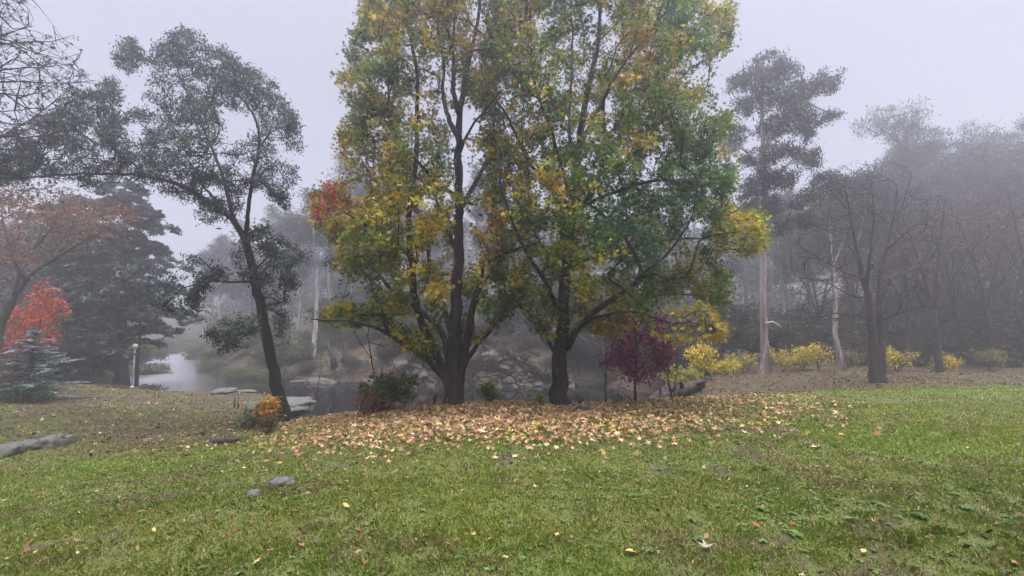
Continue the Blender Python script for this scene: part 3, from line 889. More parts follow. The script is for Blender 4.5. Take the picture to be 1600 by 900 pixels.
# ------------------------------------------------------------------ leaning dark tree at the pond's edge
def leaning_tree():
    rng = np.random.default_rng(31)
    Y = 13.0
    base = G(444, 655)
    crown = [(176, 98), (190, 66), (205, 54), (228, 78), (262, 68), (272, 48), (305, 50), (332, 64), (350, 72), (370, 96), (412, 115), (432, 138), (462, 185), (471, 232), (463, 272), (450, 300),
             (455, 335), (425, 322), (405, 300), (385, 290), (372, 330), (345, 348), (312, 345), (300, 318), (250, 302), (200, 292), (150, 292), (110, 287), (60, 278), (10, 285), (-70, 295), (-70, 225),
             (5, 215), (30, 192), (62, 186), (78, 175), (105, 160), (112, 138), (135, 148), (162, 117), (182, 122), (192, 150), (218, 165), (228, 140), (232, 122), (205, 112)]
    right = [(362, 392), (385, 366), (420, 352), (440, 372), (462, 366), (478, 400), (462, 418), (472, 446), (446, 460), (444, 484), (458, 512), (438, 540), (432, 505), (418, 478), (404, 445), (384, 446), (372, 424)]
    left = [(330, 402), (352, 428), (345, 452), (318, 462), (312, 490), (292, 482), (283, 510), (268, 486), (246, 496), (250, 468), (226, 472), (240, 448), (262, 440), (255, 412), (285, 418), (300, 398)]
    low = [(352, 500), (385, 492), (412, 496), (404, 520), (388, 528), (378, 556), (362, 540), (340, 560), (335, 540), (310, 545), (322, 522)]
    holes = [(378, 196, 26), (360, 222, 18), (215, 200, 18), (205, 150, 22), (385, 262, 18), (330, 300, 14), (140, 210, 12), (90, 245, 10), (225, 110, 14), (300, 200, 8), (345, 250, 14), (398, 320, 26)]
    attr = np.concatenate([crown_points(crown, Y, 2.6, 1750, rng, holes, 0.475, 1.3, 3, 70), crown_points(right, Y, 1.2, 200, rng, [(425, 455, 12), (395, 385, 10)], 0.48, 2.4, 4, 45),
                           crown_points(left, Y - .6, 1.1, 95, rng, [(290, 425, 12)], 0.50, 2.4, 5, 45), crown_points(low, Y - .8, 0.9, 60, rng, (), 0.50, 2.6, 6, 40)])
    L_ = [lim(Y, [(445, 662), (442, 640), (432, 600), (418, 530), (405, 470), (392, 410), (383, 372)], .195, .105)]
    L_ += [lim(Y, p, a, b) for p, a, b in [
        ([(385, 378), (362, 342, -.3), (338, 323, -.5), (288, 292, -.8), (233, 276, -1), (175, 272, -1.2), (109, 272, -1.4), (39, 278, -1.6), (-50, 280, -1.8)], .085, .014),
        ([(385, 375), (350, 327, .4), (311, 284, .8), (285, 255, 1), (250, 220, 1.2), (215, 190, 1.4)], .055, .012),
        ([(384, 370), (364, 338, .1), (350, 280, .3), (331, 233, .5), (315, 194, .6), (288, 136, .7), (270, 90, .7)], .075, .014),
        ([(384, 372), (386, 346, -.2), (393, 288, -.4), (404, 233, -.5), (400, 187, -.6), (373, 148, -.7), (345, 110, -.8)], .075, .014),
        ([(404, 233, -.5), (425, 205, -.2), (445, 200, 0)], .035, .010),
        ([(398, 440), (355, 441, -.4), (329, 439, -.7), (284, 452, -1), (255, 480, -1.1)], .04, .010),
        ([(409, 490), (390, 505, -.5), (373, 514, -.7), (345, 528, -.9)], .03, .009),
        ([(396, 425), (415, 405, .4), (440, 395, .7)], .035, .010),
        ([(405, 470), (425, 465, .3), (440, 480, .5), (440, 520, .6)], .025, .008),
        ([(233, 276, -1), (190, 240, -.4), (150, 200, 0), (125, 160, .2)], .035, .009)]]
    pal = [(0.020, 0.030, 0.026), (0.028, 0.042, 0.034), (0.042, 0.058, 0.046), (0.066, 0.084, 0.070)]
    leaf = dict(n=27, spread=0.10, size=0.12, shape='lance', nbias=(0, 0, .5), droop=1.2, color=lambda p: pick_cols(p, rng, pal, [2, 2.4, 2, 1], 1.6, 31, 0.2))
    make_tree('leaning_tree', 'dark trunked tree leaning left over the pond edge with fine grey green leaves', 'tree', base, L_, attr, rng, M['black_bark'], 1, leaf, None, 0.25, 0.22, 0.0048, 0.45, 0.05)

leaning_tree()

# ------------------------------------------------------------------ bare tree reaching in from the left edge
def bare_corner_tree():
    rng = np.random.default_rng(41)
    Y = 10.5
    b = at(-75, Y)
    top = [(-75, 640), (-72, 500), (-66, 350), (-58, 200), (-48, 60), (-40, -80), (-30, -200)]
    L_ = [[(*P(p[0], p[1], Y), r) for p, r in zip(top, (.17, .16, .14, .12, .09, .06, .02))]]
    L_[0][0] = (b[0], b[1], b[2] - .4, .19)
    for p in [[(-60, 230), (0, 212), (40, 215), (75, 212), (112, 230)], [(-60, 180, -.4), (-10, 188, -.5), (30, 195, -.6), (62, 175, -.6)], [(-55, 150), (0, 128), (50, 128), (95, 130), (150, 126)],
              [(-52, 120, .4), (10, 108, .5), (60, 105, .6), (120, 100, .6)], [(-50, 90), (0, 70), (40, 66), (80, 65), (110, 56)], [(-50, 70, -.5), (0, 60, -.6), (50, 80, -.8), (95, 92, -.9)],
              [(-46, 20), (0, -5), (30, -30), (55, -60)], [(-45, 0), (-5, 20), (20, 45), (45, 40)], [(-45, -40), (10, -30), (50, 0), (68, 20)], [(-60, 260, -.6), (-20, 240, -.8), (20, 245, -.9)],
              [(-42, -60, .8), (10, -90, 1), (60, -120, 1)], [(-55, 140, -.9), (-10, 145, -1.2), (40, 150, -1.4), (70, 140, -1.5)]]:
        L_.append(lim(Y, p, .032, .005))
    poly = [(-50, 250), (-50, -60), (20, -60), (60, 10), (95, 45), (125, 62), (135, 100), (158, 130), (120, 150), (110, 200), (115, 235), (60, 245)]
    attr = crown_points(poly, Y, 1.8, 1150, rng, [(95, 25, 40), (140, 180, 30)], 0.4, 1.0, 7, 60)
    root = make_tree('bare_tree', 'bare twiggy branches with small dark cones reaching in from the upper left edge', 'tree', b, L_, attr, rng, M['black_bark'], 1, None, None, 0.2, 0.3, 0.0044, 0.42, 0.03, ang=3.2, wob=.012, curl=.03)
    # cones sitting along the branches
    cs = attr[rng.choice(len(attr), 420, False)]
    pos = np.repeat(cs, 9, axis=0) + rng.normal(0, 0.022, (len(cs) * 9, 3))
    leaves('cones', pos, 0.05, np.array([(0.022, 0.017, 0.016)]) * np.exp(rng.normal(0, .2, (len(pos), 1))), 'oval', M['needle'], root, rng)

bare_corner_tree()

# ------------------------------------------------------------------ left side
def rusty_tree():
    rng = np.random.default_rng(51)
    Y = 19.0
    b = at(-8, Y)
    L_ = [lim(Y, [(-8, 610), (-6, 560), (2, 505), (22, 465)], .20, .15),]
    L_[0][0] = (b[0], b[1], b[2] - .4, .22)
    L_ += [lim(Y, p, a, c) for p, a, c in [([(22, 465), (48, 430), (85, 405), (118, 385, -.4), (150, 368, -.8), (185, 345, -1)], .09, .014), ([(22, 465), (30, 430), (52, 390, .5), (68, 350, .8), (72, 310, 1)], .08, .014),
                                          ([(6, 495), (-20, 450), (-30, 390), (-20, 330)], .09, .015), ([(40, 440), (20, 400, -.8), (5, 350, -1), (0, 310, -1)], .06, .012), ([(85, 405), (105, 360, .8), (130, 330, 1), (165, 322, 1.2)], .05, .010),
                                          ([(52, 390), (90, 345, -.6), (110, 310, -.8)], .05, .01), ([(10, 490), (-15, 480), (-60, 430)], .06, .012)]]
    poly = [(-90, 300), (-40, 280), (20, 284), (70, 290), (110, 300), (150, 312), (195, 318), (215, 345), (190, 362), (150, 378), (110, 395), (60, 402), (40, 440), (10, 450), (-60, 440)]
    attr = crown_points(poly, Y, 3.2, 620, rng, (), 0.40, .8, 8, 60)
    pal = [(0.055, 0.040, 0.034), (0.10, 0.055, 0.036), (0.17, 0.072, 0.032), (0.09, 0.085, 0.028), (0.22, 0.085, 0.03)]
    leaf = dict(n=9, spread=.22, size=.13, shape='oval', color=lambda p: pick_cols(p, rng, pal, [1.5, 2, 1.6, 1, .6], 1.0, 51, .2))
    make_tree('autumn_tree', 'half bare rusty orange tree forking low at the left edge', 'tree', b, L_, attr, rng, M['brown_bark'], 1, leaf, None, .2, .28, .006, .45, .06)

def small_leafy(name, label, cat, px, Y, limbs_px, poly, depth, n, pal, wts, leafsize, nper, seed, bark='brown_bark', shape='oval', r0=.05, gap=.40, gs=1.3, spread=.14, var=.2, group=None, tip=.004, step=.2):
    rng = np.random.default_rng(seed)
    b = at(px, Y)
    L_ = [lim(Y, p, r0 if i == 0 else r0 * .55, r0 * .3 if i == 0 else r0 * .15) for i, p in enumerate(limbs_px)]
    L_[0][0] = (b[0], b[1], b[2] - .08, r0)
    attr = crown_points(poly, Y, depth, n, rng, (), gap, gs, seed, 40)
    leaf = dict(n=nper, spread=spread, size=leafsize, shape=shape, color=lambda p: pick_cols(p, rng, pal, wts, 1.4, seed, var))
    return make_tree(name, label, cat, b, L_, attr, rng, M[bark], 1, leaf, group, .1, step, tip, .45, .04)

rusty_tree()
small_leafy('red_maple', 'bright orange red young maple glowing behind the silvery conifer', 'tree', 62, 21.5,
            [[(62, 600), (60, 560), (62, 520), (66, 470), (68, 445)], [(60, 560), (40, 520), (25, 490)], [(62, 530), (85, 500), (98, 480)]],
            [(66, 440), (85, 452), (92, 470), (108, 478), (104, 500), (90, 520), (92, 540), (60, 548), (20, 545), (2, 530), (-15, 520), (-5, 505), (18, 490), (25, 465), (45, 465), (55, 448)],
            1.4, 300, [(0.30, 0.040, 0.028), (0.46, 0.085, 0.024), (0.50, 0.16, 0.030), (0.24, 0.035, 0.045)], [2, 2.6, 1.6, 1], .12, 11, 52, r0=.07, gap=.49, gs=2.0, var=.3)
small_leafy('pink_shrub', 'small crimson leaved shrub at the foot of the young maple', 'shrub', 8, 22.5, [[(8, 605), (10, 580), (12, 550)], [(10, 590), (25, 565)], [(9, 590), (-8, 560)]],
            [(-20, 545), (10, 535), (35, 545), (45, 575), (30, 600), (-20, 605)], .9, 130, [(0.20, 0.035, 0.045), (0.14, 0.03, 0.04), (0.30, 0.06, 0.05)], None, .12, 14, 53, r0=.04)

def tier_conifer():
    """The silvery young cedar: flat tiers of sprays round a stem."""
    rng = np.random.default_rng(61)
    Y = 18.3
    b = at(42, Y)
    root = empty('young_cedar', b, 'silvery blue young conifer with flat tiered branches beside the red maple', 'tree')
    tr, bt = Tubes(), Tubes()
    hgt = 2.9
    tr.add([(b[0], b[1], b[2] - .05), (b[0], b[1], b[2] + hgt * .5), (b[0] + .05, b[1], b[2] + hgt)], [.06, .035, .008], 7)
    pos, ax, col = [], [], []
    for k in range(17):
        f = k / 16
        z = b[2] + .12 + f * (hgt - .2)
        ln = (1.75 * (1 - f) ** 0.75 + .22)
        for j in range(9):
            a = rng.uniform(0, 2 * math.pi)
            l_ = ln * rng.uniform(.45, 1.15)
            z = b[2] + .12 + np.clip(f + rng.normal(0, .03), 0, 1) * (hgt - .2)
            d = np.array([math.cos(a), math.sin(a), rng.normal(.02, .16)])
            t = np.linspace(0, 1, 7)[:, None]
            pts = np.array([b[0], b[1], z]) + d * l_ * t + np.array([0, 0, 1]) * (l_ * (.28 * t - .22 * t * t))
            bt.add(pts, np.linspace(.014, .003, 7), 4, 0, False)
            m = int(95 * l_) + 14
            u = rng.uniform(.15, 1, m)
            q = np.array([b[0], b[1], z]) + d * l_ * u[:, None] + np.array([0, 0, 1]) * (l_ * (.28 * u - .22 * u * u))[:, None]
            side = np.cross(d, (0, 0, 1))
            w = rng.uniform(-1, 1, m) * .26 * l_ * (1.1 - u)
            q = q + side * w[:, None] + rng.normal(0, .012, q.shape)
            pos.append(q); ax.append(d * .8 + side * np.sign(w)[:, None] * .8 + rng.normal(0, .15, q.shape))
            tone = np.array([(0.23, 0.29, 0.30)]) if rng.uniform() < .35 + .5 * f else np.array([(0.045, 0.085, 0.062)])
            col.append(np.repeat(tone, m, 0) * np.exp(rng.normal(0, .2, (m, 1))))
    tr.obj('trunk', M['brown_bark'], root)
    bt.obj('branches', M['brown_bark'], root)
    leaves('crown', np.concatenate(pos), .105, np.concatenate(col), 'spray', M['needle'], root, rng, axis_dir=np.concatenate(ax) * 2.0, flat=.25)

tier_conifer()

def pine(name, label, px, Y, top_py, width, layers, seed, r0=.25, pal=None, low=0.22, dens=1.0, trunk_px=None, n_need=15, bark='brown_bark', group=None, b=None, size=.34):
    """A dark open conifer: a straight trunk with drooping layered branches carrying needle tufts."""
    rng = np.random.default_rng(seed)
    b = at(px, Y) if b is None else b
    top = P(px + 8, top_py, Y)
    h = top[2] - b[2]
    root = empty(name, b, label, 'tree', group)
    tr, bt = Tubes(), Tubes()
    t = np.linspace(0, 1, 14)
    tp = np.stack([b[0] + (top[0] - b[0]) * t + .06 * np.sin(t * 7 + seed), b[1] + .05 * np.sin(t * 5), b[2] - .1 + h * t], -1)
    tr.add(tp, r0 * (1 - .9 * t) * (1 + .5 * np.exp(-t * 25)) + .01, 9, .1)
    pos, col = [], []
    pal = pal or [(0.026, 0.038, 0.034), (0.038, 0.054, 0.046), (0.055, 0.075, 0.064)]
    for k in range(layers):
        f = low + (1 - low) * (k + rng.uniform(-.3, .3)) / layers
        z = b[2] + h * f
        for j in range(int(rng.integers(4, 7))):
            a = rng.uniform(0, 2 * math.pi)
            l_ = width * (1.02 - f) ** .6 * rng.uniform(.55, 1.1) * (0.75 + .5 * (f > .35))
            d = np.array([math.cos(a), math.sin(a), 0])
            tt = np.linspace(0, 1, 8)[:, None]
            c = np.array([np.interp(z, tp[:, 2], tp[:, 0]), np.interp(z, tp[:, 2], tp[:, 1]), z])
            pts = c + d * l_ * tt + np.array([0, 0, 1]) * (l_ * (.18 * tt - .33 * tt * tt)) + rng.normal(0, .03 * l_, (8, 3)) * tt
            bt.add(pts, np.linspace(.02 + .012 * l_, .006, 8), 5, 0, False)
            for s in range(int(l_ * 7 * dens) + 3):
                u = rng.uniform(.28, 1.0)
                p0 = np.array([np.interp(u, tt[:, 0], pts[:, i]) for i in range(3)])
                sd = np.cross(d, (0, 0, 1)) * rng.uniform(-1, 1) * .34 * l_ * (1.15 - u) + d * .1 * l_ * rng.uniform(0, 1)
                p1 = p0 + sd + np.array([0, 0, rng.uniform(-.10, .12)])
                bt.add([p0, (p0 + p1) / 2 + np.array([0, 0, .03]), p1], [.009, .006, .004], 3, 0, False)
                m = n_need
                q = p0 + (p1 - p0) * rng.uniform(.3, 1.1, (m, 1)) + rng.normal(0, .13, (m, 3)) * np.array([1, 1, .55])
                pos.append(q)
                col.append(pick_cols(q, rng, pal, None, 1.0, seed, .2))
    tr.obj('trunk', M[bark], root)
    bt.obj('branches', M[bark], root)
    leaves('crown', np.concatenate(pos), size, np.concatenate(col), 'spray', M['needle'], root, rng, (0, 0, .6), .4)
    return root

pine('pine_tree', 'tall dark pine behind the white globe lamp, layered drooping branches', 188, 28.0, 275, 5.0, 17, 71, .36)
pine('pine_tree', 'slender dark pine trunk standing between the red maple and the big pine', 100, 30.0, 310, 3.0, 12, 72, .20, low=.35)
pine('pine_tree', 'thin young pine just right of the big pine trunk', 214, 29.5, 350, 2.2, 9, 73, .12, low=.4)
pine('pine_tree', 'thin leaning pine left of the big pine trunk', 158, 30.5, 380, 2.0, 8, 74, .10, low=.45)

# lamp
def lamp():
    b = G(206, 606)
    Y = b[1]
    top = P(209, 541, Y)
    h = top[2] - b[2]
    root = empty('park_lamp', b, 'white park lamp post topped with a cream globe beside the pine', 'lamp post')
    white = plain_mat('lamp_paint', (0.42, 0.40, 0.38), .5, .2)
    glass = plain_mat('globe_glass', (0.50, 0.41, 0.30), .3, .06)
    t = Tubes()
    t.add([b + np.array([0, 0, -.05]), b + np.array([0, 0, h * .5]), b + np.array([0, 0, h - .2])], [.042, .038, .034], 12)
    t.obj('pole', white, root)
    t = Tubes()
    c = b + np.array([0, 0, h])
    a = np.linspace(0, math.pi, 14)
    t.add([c + np.array([0, 0, -.15 * math.cos(x)]) for x in a], .001 + .15 * np.sin(a), 18)
    t.obj('globe', glass, root)
    t = Tubes()
    t.add([c + np.array([0, 0, -.22]), c + np.array([0, 0, -.17]), c + np.array([0, 0, -.12])], [.045, .07, .09], 14)
    t.obj('collar', white, root)
    t = Tubes()
    t.add([b + np.array([0, 0, -.05]), b + np.array([0, 0, .10])], [.11, .09], 14)
    t.obj('base', white, root)

lamp()

# ------------------------------------------------------------------ rocks
def rock_mesh(seed, sub=4, rough=.48, flat=.72):
    bm = bmesh.new()
    bmesh.ops.create_icosphere(bm, subdivisions=sub, radius=1)
    v = np.array([x.co[:] for x in bm.verts])
    f = np.array([[q.index for q in x.verts] for x in bm.faces])
    bm.free()
    n = fbm(v * 1.1 + seed * 3.7, 4, seed)
    c = np.round(fbm(v * 1.6 + seed, 2, seed + 5) * 5) / 5
    v = v * (1 + rough * 2 * (n - .5) + .35 * (c - .5))[:, None]
    v[:, 2] = np.where(v[:, 2] > flat, flat + (v[:, 2] - flat) * .3, v[:, 2])
    v += (fbm(v[:, :] * 4, 4, seed + 9)[:, None] - .5) * .22 + (np.abs(fbm(v * 2.2, 2, seed + 13) - .5)[:, None] < .025) * -.05 * v
    return v, f

def rock(label, px, py, wpx, hm, seed, rz=0.0, dm=None, mat='rock', name='rock', group=None, sink=.75, b=None, lift=0.0):
    b = G(px, py) if b is None else b
    w = wpx / FPX * b[1] / 2
    v, f = rock_mesh(seed)
    c, s = math.cos(rz), math.sin(rz)
    v = v * np.array([w, dm if dm else w * .7, hm])
    v = np.stack([v[:, 0] * c - v[:, 1] * s, v[:, 0] * s + v[:, 1] * c, v[:, 2]], -1)
    o = mesh_obj(name, v, [f], M[mat], None, None, False)
    o.location = (b[0], b[1], b[2] + hm * (1 - sink) * .35 + lift)
    tag(o, label, 'rock', group)
    return o

rock('flat grey rock slab jutting over the water left of the leaning trunk', 440, 634, 84, .30, 1, -.1, 1.5)
rock('rounded grey boulder at the water edge right of the leaning trunk', 470, 643, 34, .55, 2, .2, .6)
rock('low grey rock in front of the slab by the pond', 412, 640, 38, .36, 3, .1, .5)
rock('weathered grey rock at the tip of the far lawn by the river', 352, 615, 32, .34, 4, .1, .55)
rock('long thin pale rock lying at the water edge beyond the far lawn', 378, 613, 40, .14, 5, -.1, .35)
rock('large rough stone in the row at the left edge, highest of the row', 82, 697, 32, .26, 6, .2, .25, group='row of stones at the left edge')
rock('small round stone at the right end of the left edge row', 106, 692, 14, .18, 7, .0, .16, group='row of stones at the left edge')
rock('mossy middle stone of the row at the left edge', 46, 703, 26, .22, 8, .3, .22, group='row of stones at the left edge')
rock('flat pale stone of the row cut by the left edge', 10, 712, 34, .22, 9, .1, .25, group='row of stones at the left edge')
rock('larger grey stone half buried in the near lawn', 441, 760, 32, .10, 10, .2, .10)
rock('smaller grey stone half buried in the near lawn', 396, 776, 20, .06, 11, -.2, .07)
rock('pale flat stone in the litter right of the silvery conifer', 126, 600, 26, .14, 12)

# far bank rock face
def cliff():
    """Broken bedrock: irregular blocks (cells of a stretched Voronoi pattern) that stand out and tilt by different amounts."""
    rng = np.random.default_rng(77)
    P0, P1 = np.array([-9.2, 31.3]), np.array([4.4, 30.7])
    nx, nz = 360, 120
    s = np.linspace(0, 1, nx)
    xy = P0 + (P1 - P0) * s[:, None]
    one = np.stack([s * 13, s * 0, s * 0], -1)
    top = (1.75 * sstep(-.02, .16, s) * (1 - .75 * sstep(.55, 1.0, s)) * (.35 + 1.25 * fbm(one, 4, 3))) + .12
    site = np.stack([rng.uniform(-10, 5.5, 420), rng.uniform(-3.2, 2.2, 420) * 2.1], -1)
    so, sx, sz = rng.uniform(-.5, .5, 420), rng.normal(0, .32, 420), rng.normal(-.1, .30, 420)
    rows = []
    for j in range(nz):
        f = j / (nz - 1)
        g = min(f / .72, 1)
        z = -2.85 + g * (top + .6)
        q = np.stack([xy[:, 0], z, 0 * s + f], -1)
        wx = xy[:, 0] + .5 * (fbm(q * 1.1, 3, 21) - .5)
        wz = (z + .22 * wx * .5 + .4 * (fbm(q * 1.1, 3, 22) - .5)) * 2.1
        dd = np.hypot(wx[:, None] - site[None, :, 0], wz[:, None] - site[None, :, 1])
        o2 = np.argpartition(dd, 1, axis=1)[:, :2]
        a = dd[np.arange(nx), o2[:, 0]]; b_ = dd[np.arange(nx), o2[:, 1]]
        c = np.where(a < b_, o2[:, 0], o2[:, 1])
        d = .34 * so[c] + .55 * sx[c] * (wx - site[c, 0]) + sz[c] * (wz - site[c, 1]) * .4
        d = d - .26 * (np.abs(a - b_) < .05) + .55 * (fbm(q * 2.2, 5, 12) - .5) + 1.9 * (fbm(q * .33, 2, 13) - .5)
        k = max(0.0, (f - .72) / .28)
        back = 1.3 * g ** 1.3 + k * 4.2
        rows.append(np.stack([xy[:, 0] + .15 * d, xy[:, 1] + back - d * (1 - .7 * k), z + .2 * k + .12 * d + .35 * (fbm(q * 1.3, 3, 15) - .5) * (.3 + k)], -1))
    V = np.concatenate(rows)
    i = (np.arange(nz - 1)[:, None] * nx + np.arange(nx - 1)[None]).ravel()
    o = mesh_obj('rock_outcrop', V, [np.stack([i, i + 1, i + nx + 1, i + nx], -1)], M['cliff'])
    tag(o, 'broad layered rock face rising from the far side of the pond', 'rock face')
    tuft = None
    for k in range(44):
        r_ = int(rng.choice([45, 55, 62, 70, 78, 84, 90, 100])); c_ = int(rng.uniform(.02, .98) * nx)
        p = rows[r_][c_]
        if tuft is None:
            tuft = shrub('rock_scrub', 'small dry scrub tuft clinging to the rock face', 'scrub', p, 1.1, .7, [(0.05, 0.05, 0.026), (0.075, 0.06, 0.04), (0.045, 0.036, 0.03), (0.075, 0.085, 0.035)], None, .11, 70, 9, 241, group='scrub tufts clinging to the rock face', gap=.36, spread=.1)
        else:
            duplicate(tuft, p - np.array([0, .05, .05]), rng.uniform(0, 6.28), rng.uniform(.5, 1.25), None)
    for k, (px, py, w, h, lb) in enumerate([(500, 585, 44, .5, 'pale ledge rock on the far shore left of the stumps'), (585, 590, 36, .4, 'low rock on the far shore under the leaf covered slope'),
                                            (470, 592, 40, .25, 'flat pale rock at the far water line beyond the leaning trunk'), (628, 598, 34, .7, 'dark boulder at the left end of the rock face')]):
        Yk = 33.5 if k != 2 else 34.0
        b = at(px, Yk); b[2] = max(b[2], WATER_Z - .1)
        rock(lb, px, py, w, h, 20 + k, .3 * k, None, 'cliff', b=b)


def stump(label, px, Y, h, r, lean, seed, name='tree_stump', mat='log'):
    b = at(px, Y)
    rng = np.random.default_rng(seed)
    t = Tubes()
    t.add([b + np.array([0, 0, -.1]), b + np.array([lean * .3, 0, h * .4]), b + np.array([lean * .8, 0, h * .8]), b + np.array([lean, 0, h])], [r * 1.5, r, r * .8, r * .45], 9, .25)
    o = t.obj(name, M[mat]); tag(o, label, 'stump')
    return o

stump('pointed dark tree stump on the far leaf covered slope', 540, 36, 1.9, .22, -.15, 1)
stump('taller leaning stump left of the pointed one on the far slope', 523, 36, 2.1, .20, -.7, 2)
for i, (px, py, h, ln, lb) in enumerate([(366, 637, .62, .01, 'left of two thin upright stakes on the far lawn'), (371, 641, .66, .02, 'right of two thin upright stakes on the far lawn'),
                                         (376, 667, .52, .12, 'thicker tilted stake in front of the two thin stakes')]):
    b = G(px, py)
    t = Tubes(); r = .028 if i < 2 else .05
    t.add([b + np.array([0, 0, -.1]), b + np.array([ln * .5, 0, h * .5]), b + np.array([ln, 0, h])], [r, r * .9, r * .8], 7, .15)
    tag(t.obj('stake', M['weathered']), lb, 'stake', 'old stakes on the far lawn')

def fallen_log(label, pts, r, seed, stubs=2):
    t = Tubes(); rng = np.random.default_rng(seed)
    p = smooth_path([(*q, r * (1 - .25 * i / (len(pts) - 1))) for i, q in enumerate(pts)], .15)
    t.add(p[:, :3], p[:, 3] * rng.uniform(.92, 1.06, len(p)), 10, .2)
    for k in range(stubs):
        q = p[int(rng.uniform(.2, .9) * len(p))]
        d = rng.normal(0, 1, 3); d[2] = abs(d[2]) + .3; d /= np.linalg.norm(d)
        t.add([q[:3], q[:3] + d * r * 2.2], [r * .4, r * .25], 6)
    o = t.obj('fallen_log', M['log']); tag(o, label, 'log')

def lg(*pp, dz=.12):
    out = []
    for px, Y in pp:
        a = at(px, Y); a[2] += dz; out.append(a)
    return out

fallen_log('short rotting log lying in the dip below the leaning tree', lg((330, 10.3), (352, 10.2), (372, 10.3), dz=.05), .07, 1, 1)
fallen_log('thick fallen log at the creek edge, upper of the two', lg((1052, 17.6), (1075, 17.9), (1096, 18.2), dz=.25), .27, 2)
fallen_log('dark fallen log at the creek edge, lower left of the pair', lg((1004, 16.2), (1028, 16.5), (1056, 16.8), dz=.32), .20, 3)

# ------------------------------------------------------------------ shrubs and saplings near the pond
def shrub(name, label, cat, b, w, h, pal, wts, size, n_attr, n_per, seed, depth=None, shape='oval', stems=5, group=None, bark='twig_bark', mat='leaf', gap=.38, low=.15, spread=.09, tip=.0035, droop=.4, template=False):
    rng = np.random.default_rng(seed)
    depth = depth or w
    L_ = []
    b = np.asarray(b, float)
    for i in range(stems):
        a = rng.uniform(0, 2 * math.pi); e = rng.uniform(.1, .45)
        tip_ = b + np.array([math.cos(a) * w * e, math.sin(a) * depth * e, h * rng.uniform(.55, .85)])
        mid = (b + tip_) / 2 + np.array([math.cos(a) * w * .05, math.sin(a) * depth * .05, h * .06])
        L_.append([(*(b + rng.normal(0, .03, 3) * np.array([1, 1, 0]) + np.array([0, 0, -.05])), .012 + .008 * h), (*mid, .009 + .005 * h), (*tip_, .004)])
    u = rng.normal(0, 1, (n_attr * 3, 3)); u /= np.linalg.norm(u, axis=1, keepdims=True)
    u *= rng.uniform(0, 1, (len(u), 1)) ** .45
    u[:, 2] = np.abs(u[:, 2]) if low < 0 else u[:, 2]
    q = b + np.array([0, 0, h * (.5 + low * .5)]) + u * np.array([w / 2, depth / 2, h * (.5 - low * .5)])
    dn = fbm(q * 1.8 / max(.5, w * .4), 3, 400 + seed)
    q = q[dn > gap][:n_attr]
    leaf = dict(n=n_per, spread=spread, size=size, shape=shape, mat=M[mat], droop=droop, color=lambda p: pick_cols(p, rng, pal, wts, 1.5 / max(.5, w * .4), seed, .2)) if n_per else None
    return make_tree(name, label, cat, b, L_, q, rng, M[bark], stems, leaf, group, 0, .16 if w < 3 else .3, tip, .42, .03)

shrub('low_bush', 'dark green low bush at the foot of the silvery conifer', 'bush', at(40, 17.6), 2.4, .8, [(0.022, 0.050, 0.028), (0.035, 0.070, 0.038), (0.05, 0.085, 0.05)], None, .12, 150, 12, 80, depth=1.2, shape='lance')
SH_G = [(0.035, 0.055, 0.018), (0.055, 0.085, 0.024), (0.085, 0.115, 0.028)]
cliff()
shrub('pond_shrub', 'leafy shrub with green and reddish leaves hanging over the pond left of the mound', 'shrub', at(608, 12.3), 1.7, 1.1, [(0.035, 0.055, 0.018), (0.06, 0.085, 0.02), (0.10, 0.11, 0.025), (0.16, 0.05, 0.03), (0.24, 0.16, 0.04)], [2, 2, 1.4, .9, .7], .10, 150, 12, 81)
shrub('pond_shrub', 'dark reddish low shrub in front of the hanging pond shrub', 'shrub', at(582, 11.6), .9, .55, [(0.11, 0.035, 0.025), (0.20, 0.10, 0.04), (0.05, 0.06, 0.02)], None, .09, 60, 10, 82)
shrub('small_bush', 'round bright green bush behind the mound between the two big trunks', 'shrub', at(764, 12.0), .55, .62, [(0.06, 0.12, 0.02), (0.10, 0.18, 0.03), (0.15, 0.21, 0.03)], None, .08, 60, 12, 83)
shrub('small_bush', 'tiny fresh green sprout just left of the stout trunk', 'shrub', at(845, 11.6), .28, .30, [(0.13, 0.22, 0.03), (0.18, 0.24, 0.035)], None, .07, 16, 9, 84)
shrub('small_bush', 'little pale sprout at the left foot of the many stemmed tree', 'shrub', at(678, 11.5), .26, .42, [(0.14, 0.18, 0.05), (0.24, 0.22, 0.06)], None, .07, 12, 7, 85)
shrub('small_bush', 'thin pale sprout right behind the foot of the stout trunk', 'shrub', at(905, 11.5), .35, .35, [(0.12, 0.13, 0.05), (0.09, 0.08, 0.05)], None, .05, 14, 5, 86)
shrub('orange_shrub', 'small orange leaved shrub in front of the leaning trunk', 'shrub', at(414, 11.6), .62, .80, [(0.40, 0.15, 0.025), (0.34, 0.20, 0.03), (0.10, 0.11, 0.03)], [2, 2, 1], .085, 70, 11, 87, low=.35)
shrub('dry_tussock', 'dark dry weed clump under the orange shrub', 'weed', at(419, 10.9), .42, .45, [(0.05, 0.025, 0.022), (0.085, 0.045, 0.032), (0.05, 0.05, 0.022)], None, .10, 40, 10, 88, shape='lance')
shrub('low_shrub', 'low grey green shrub left of the orange shrub beside the stakes', 'shrub', at(392, 11.8), .7, .42, [(0.05, 0.07, 0.025), (0.08, 0.10, 0.035)], None, .08, 50, 10, 89)

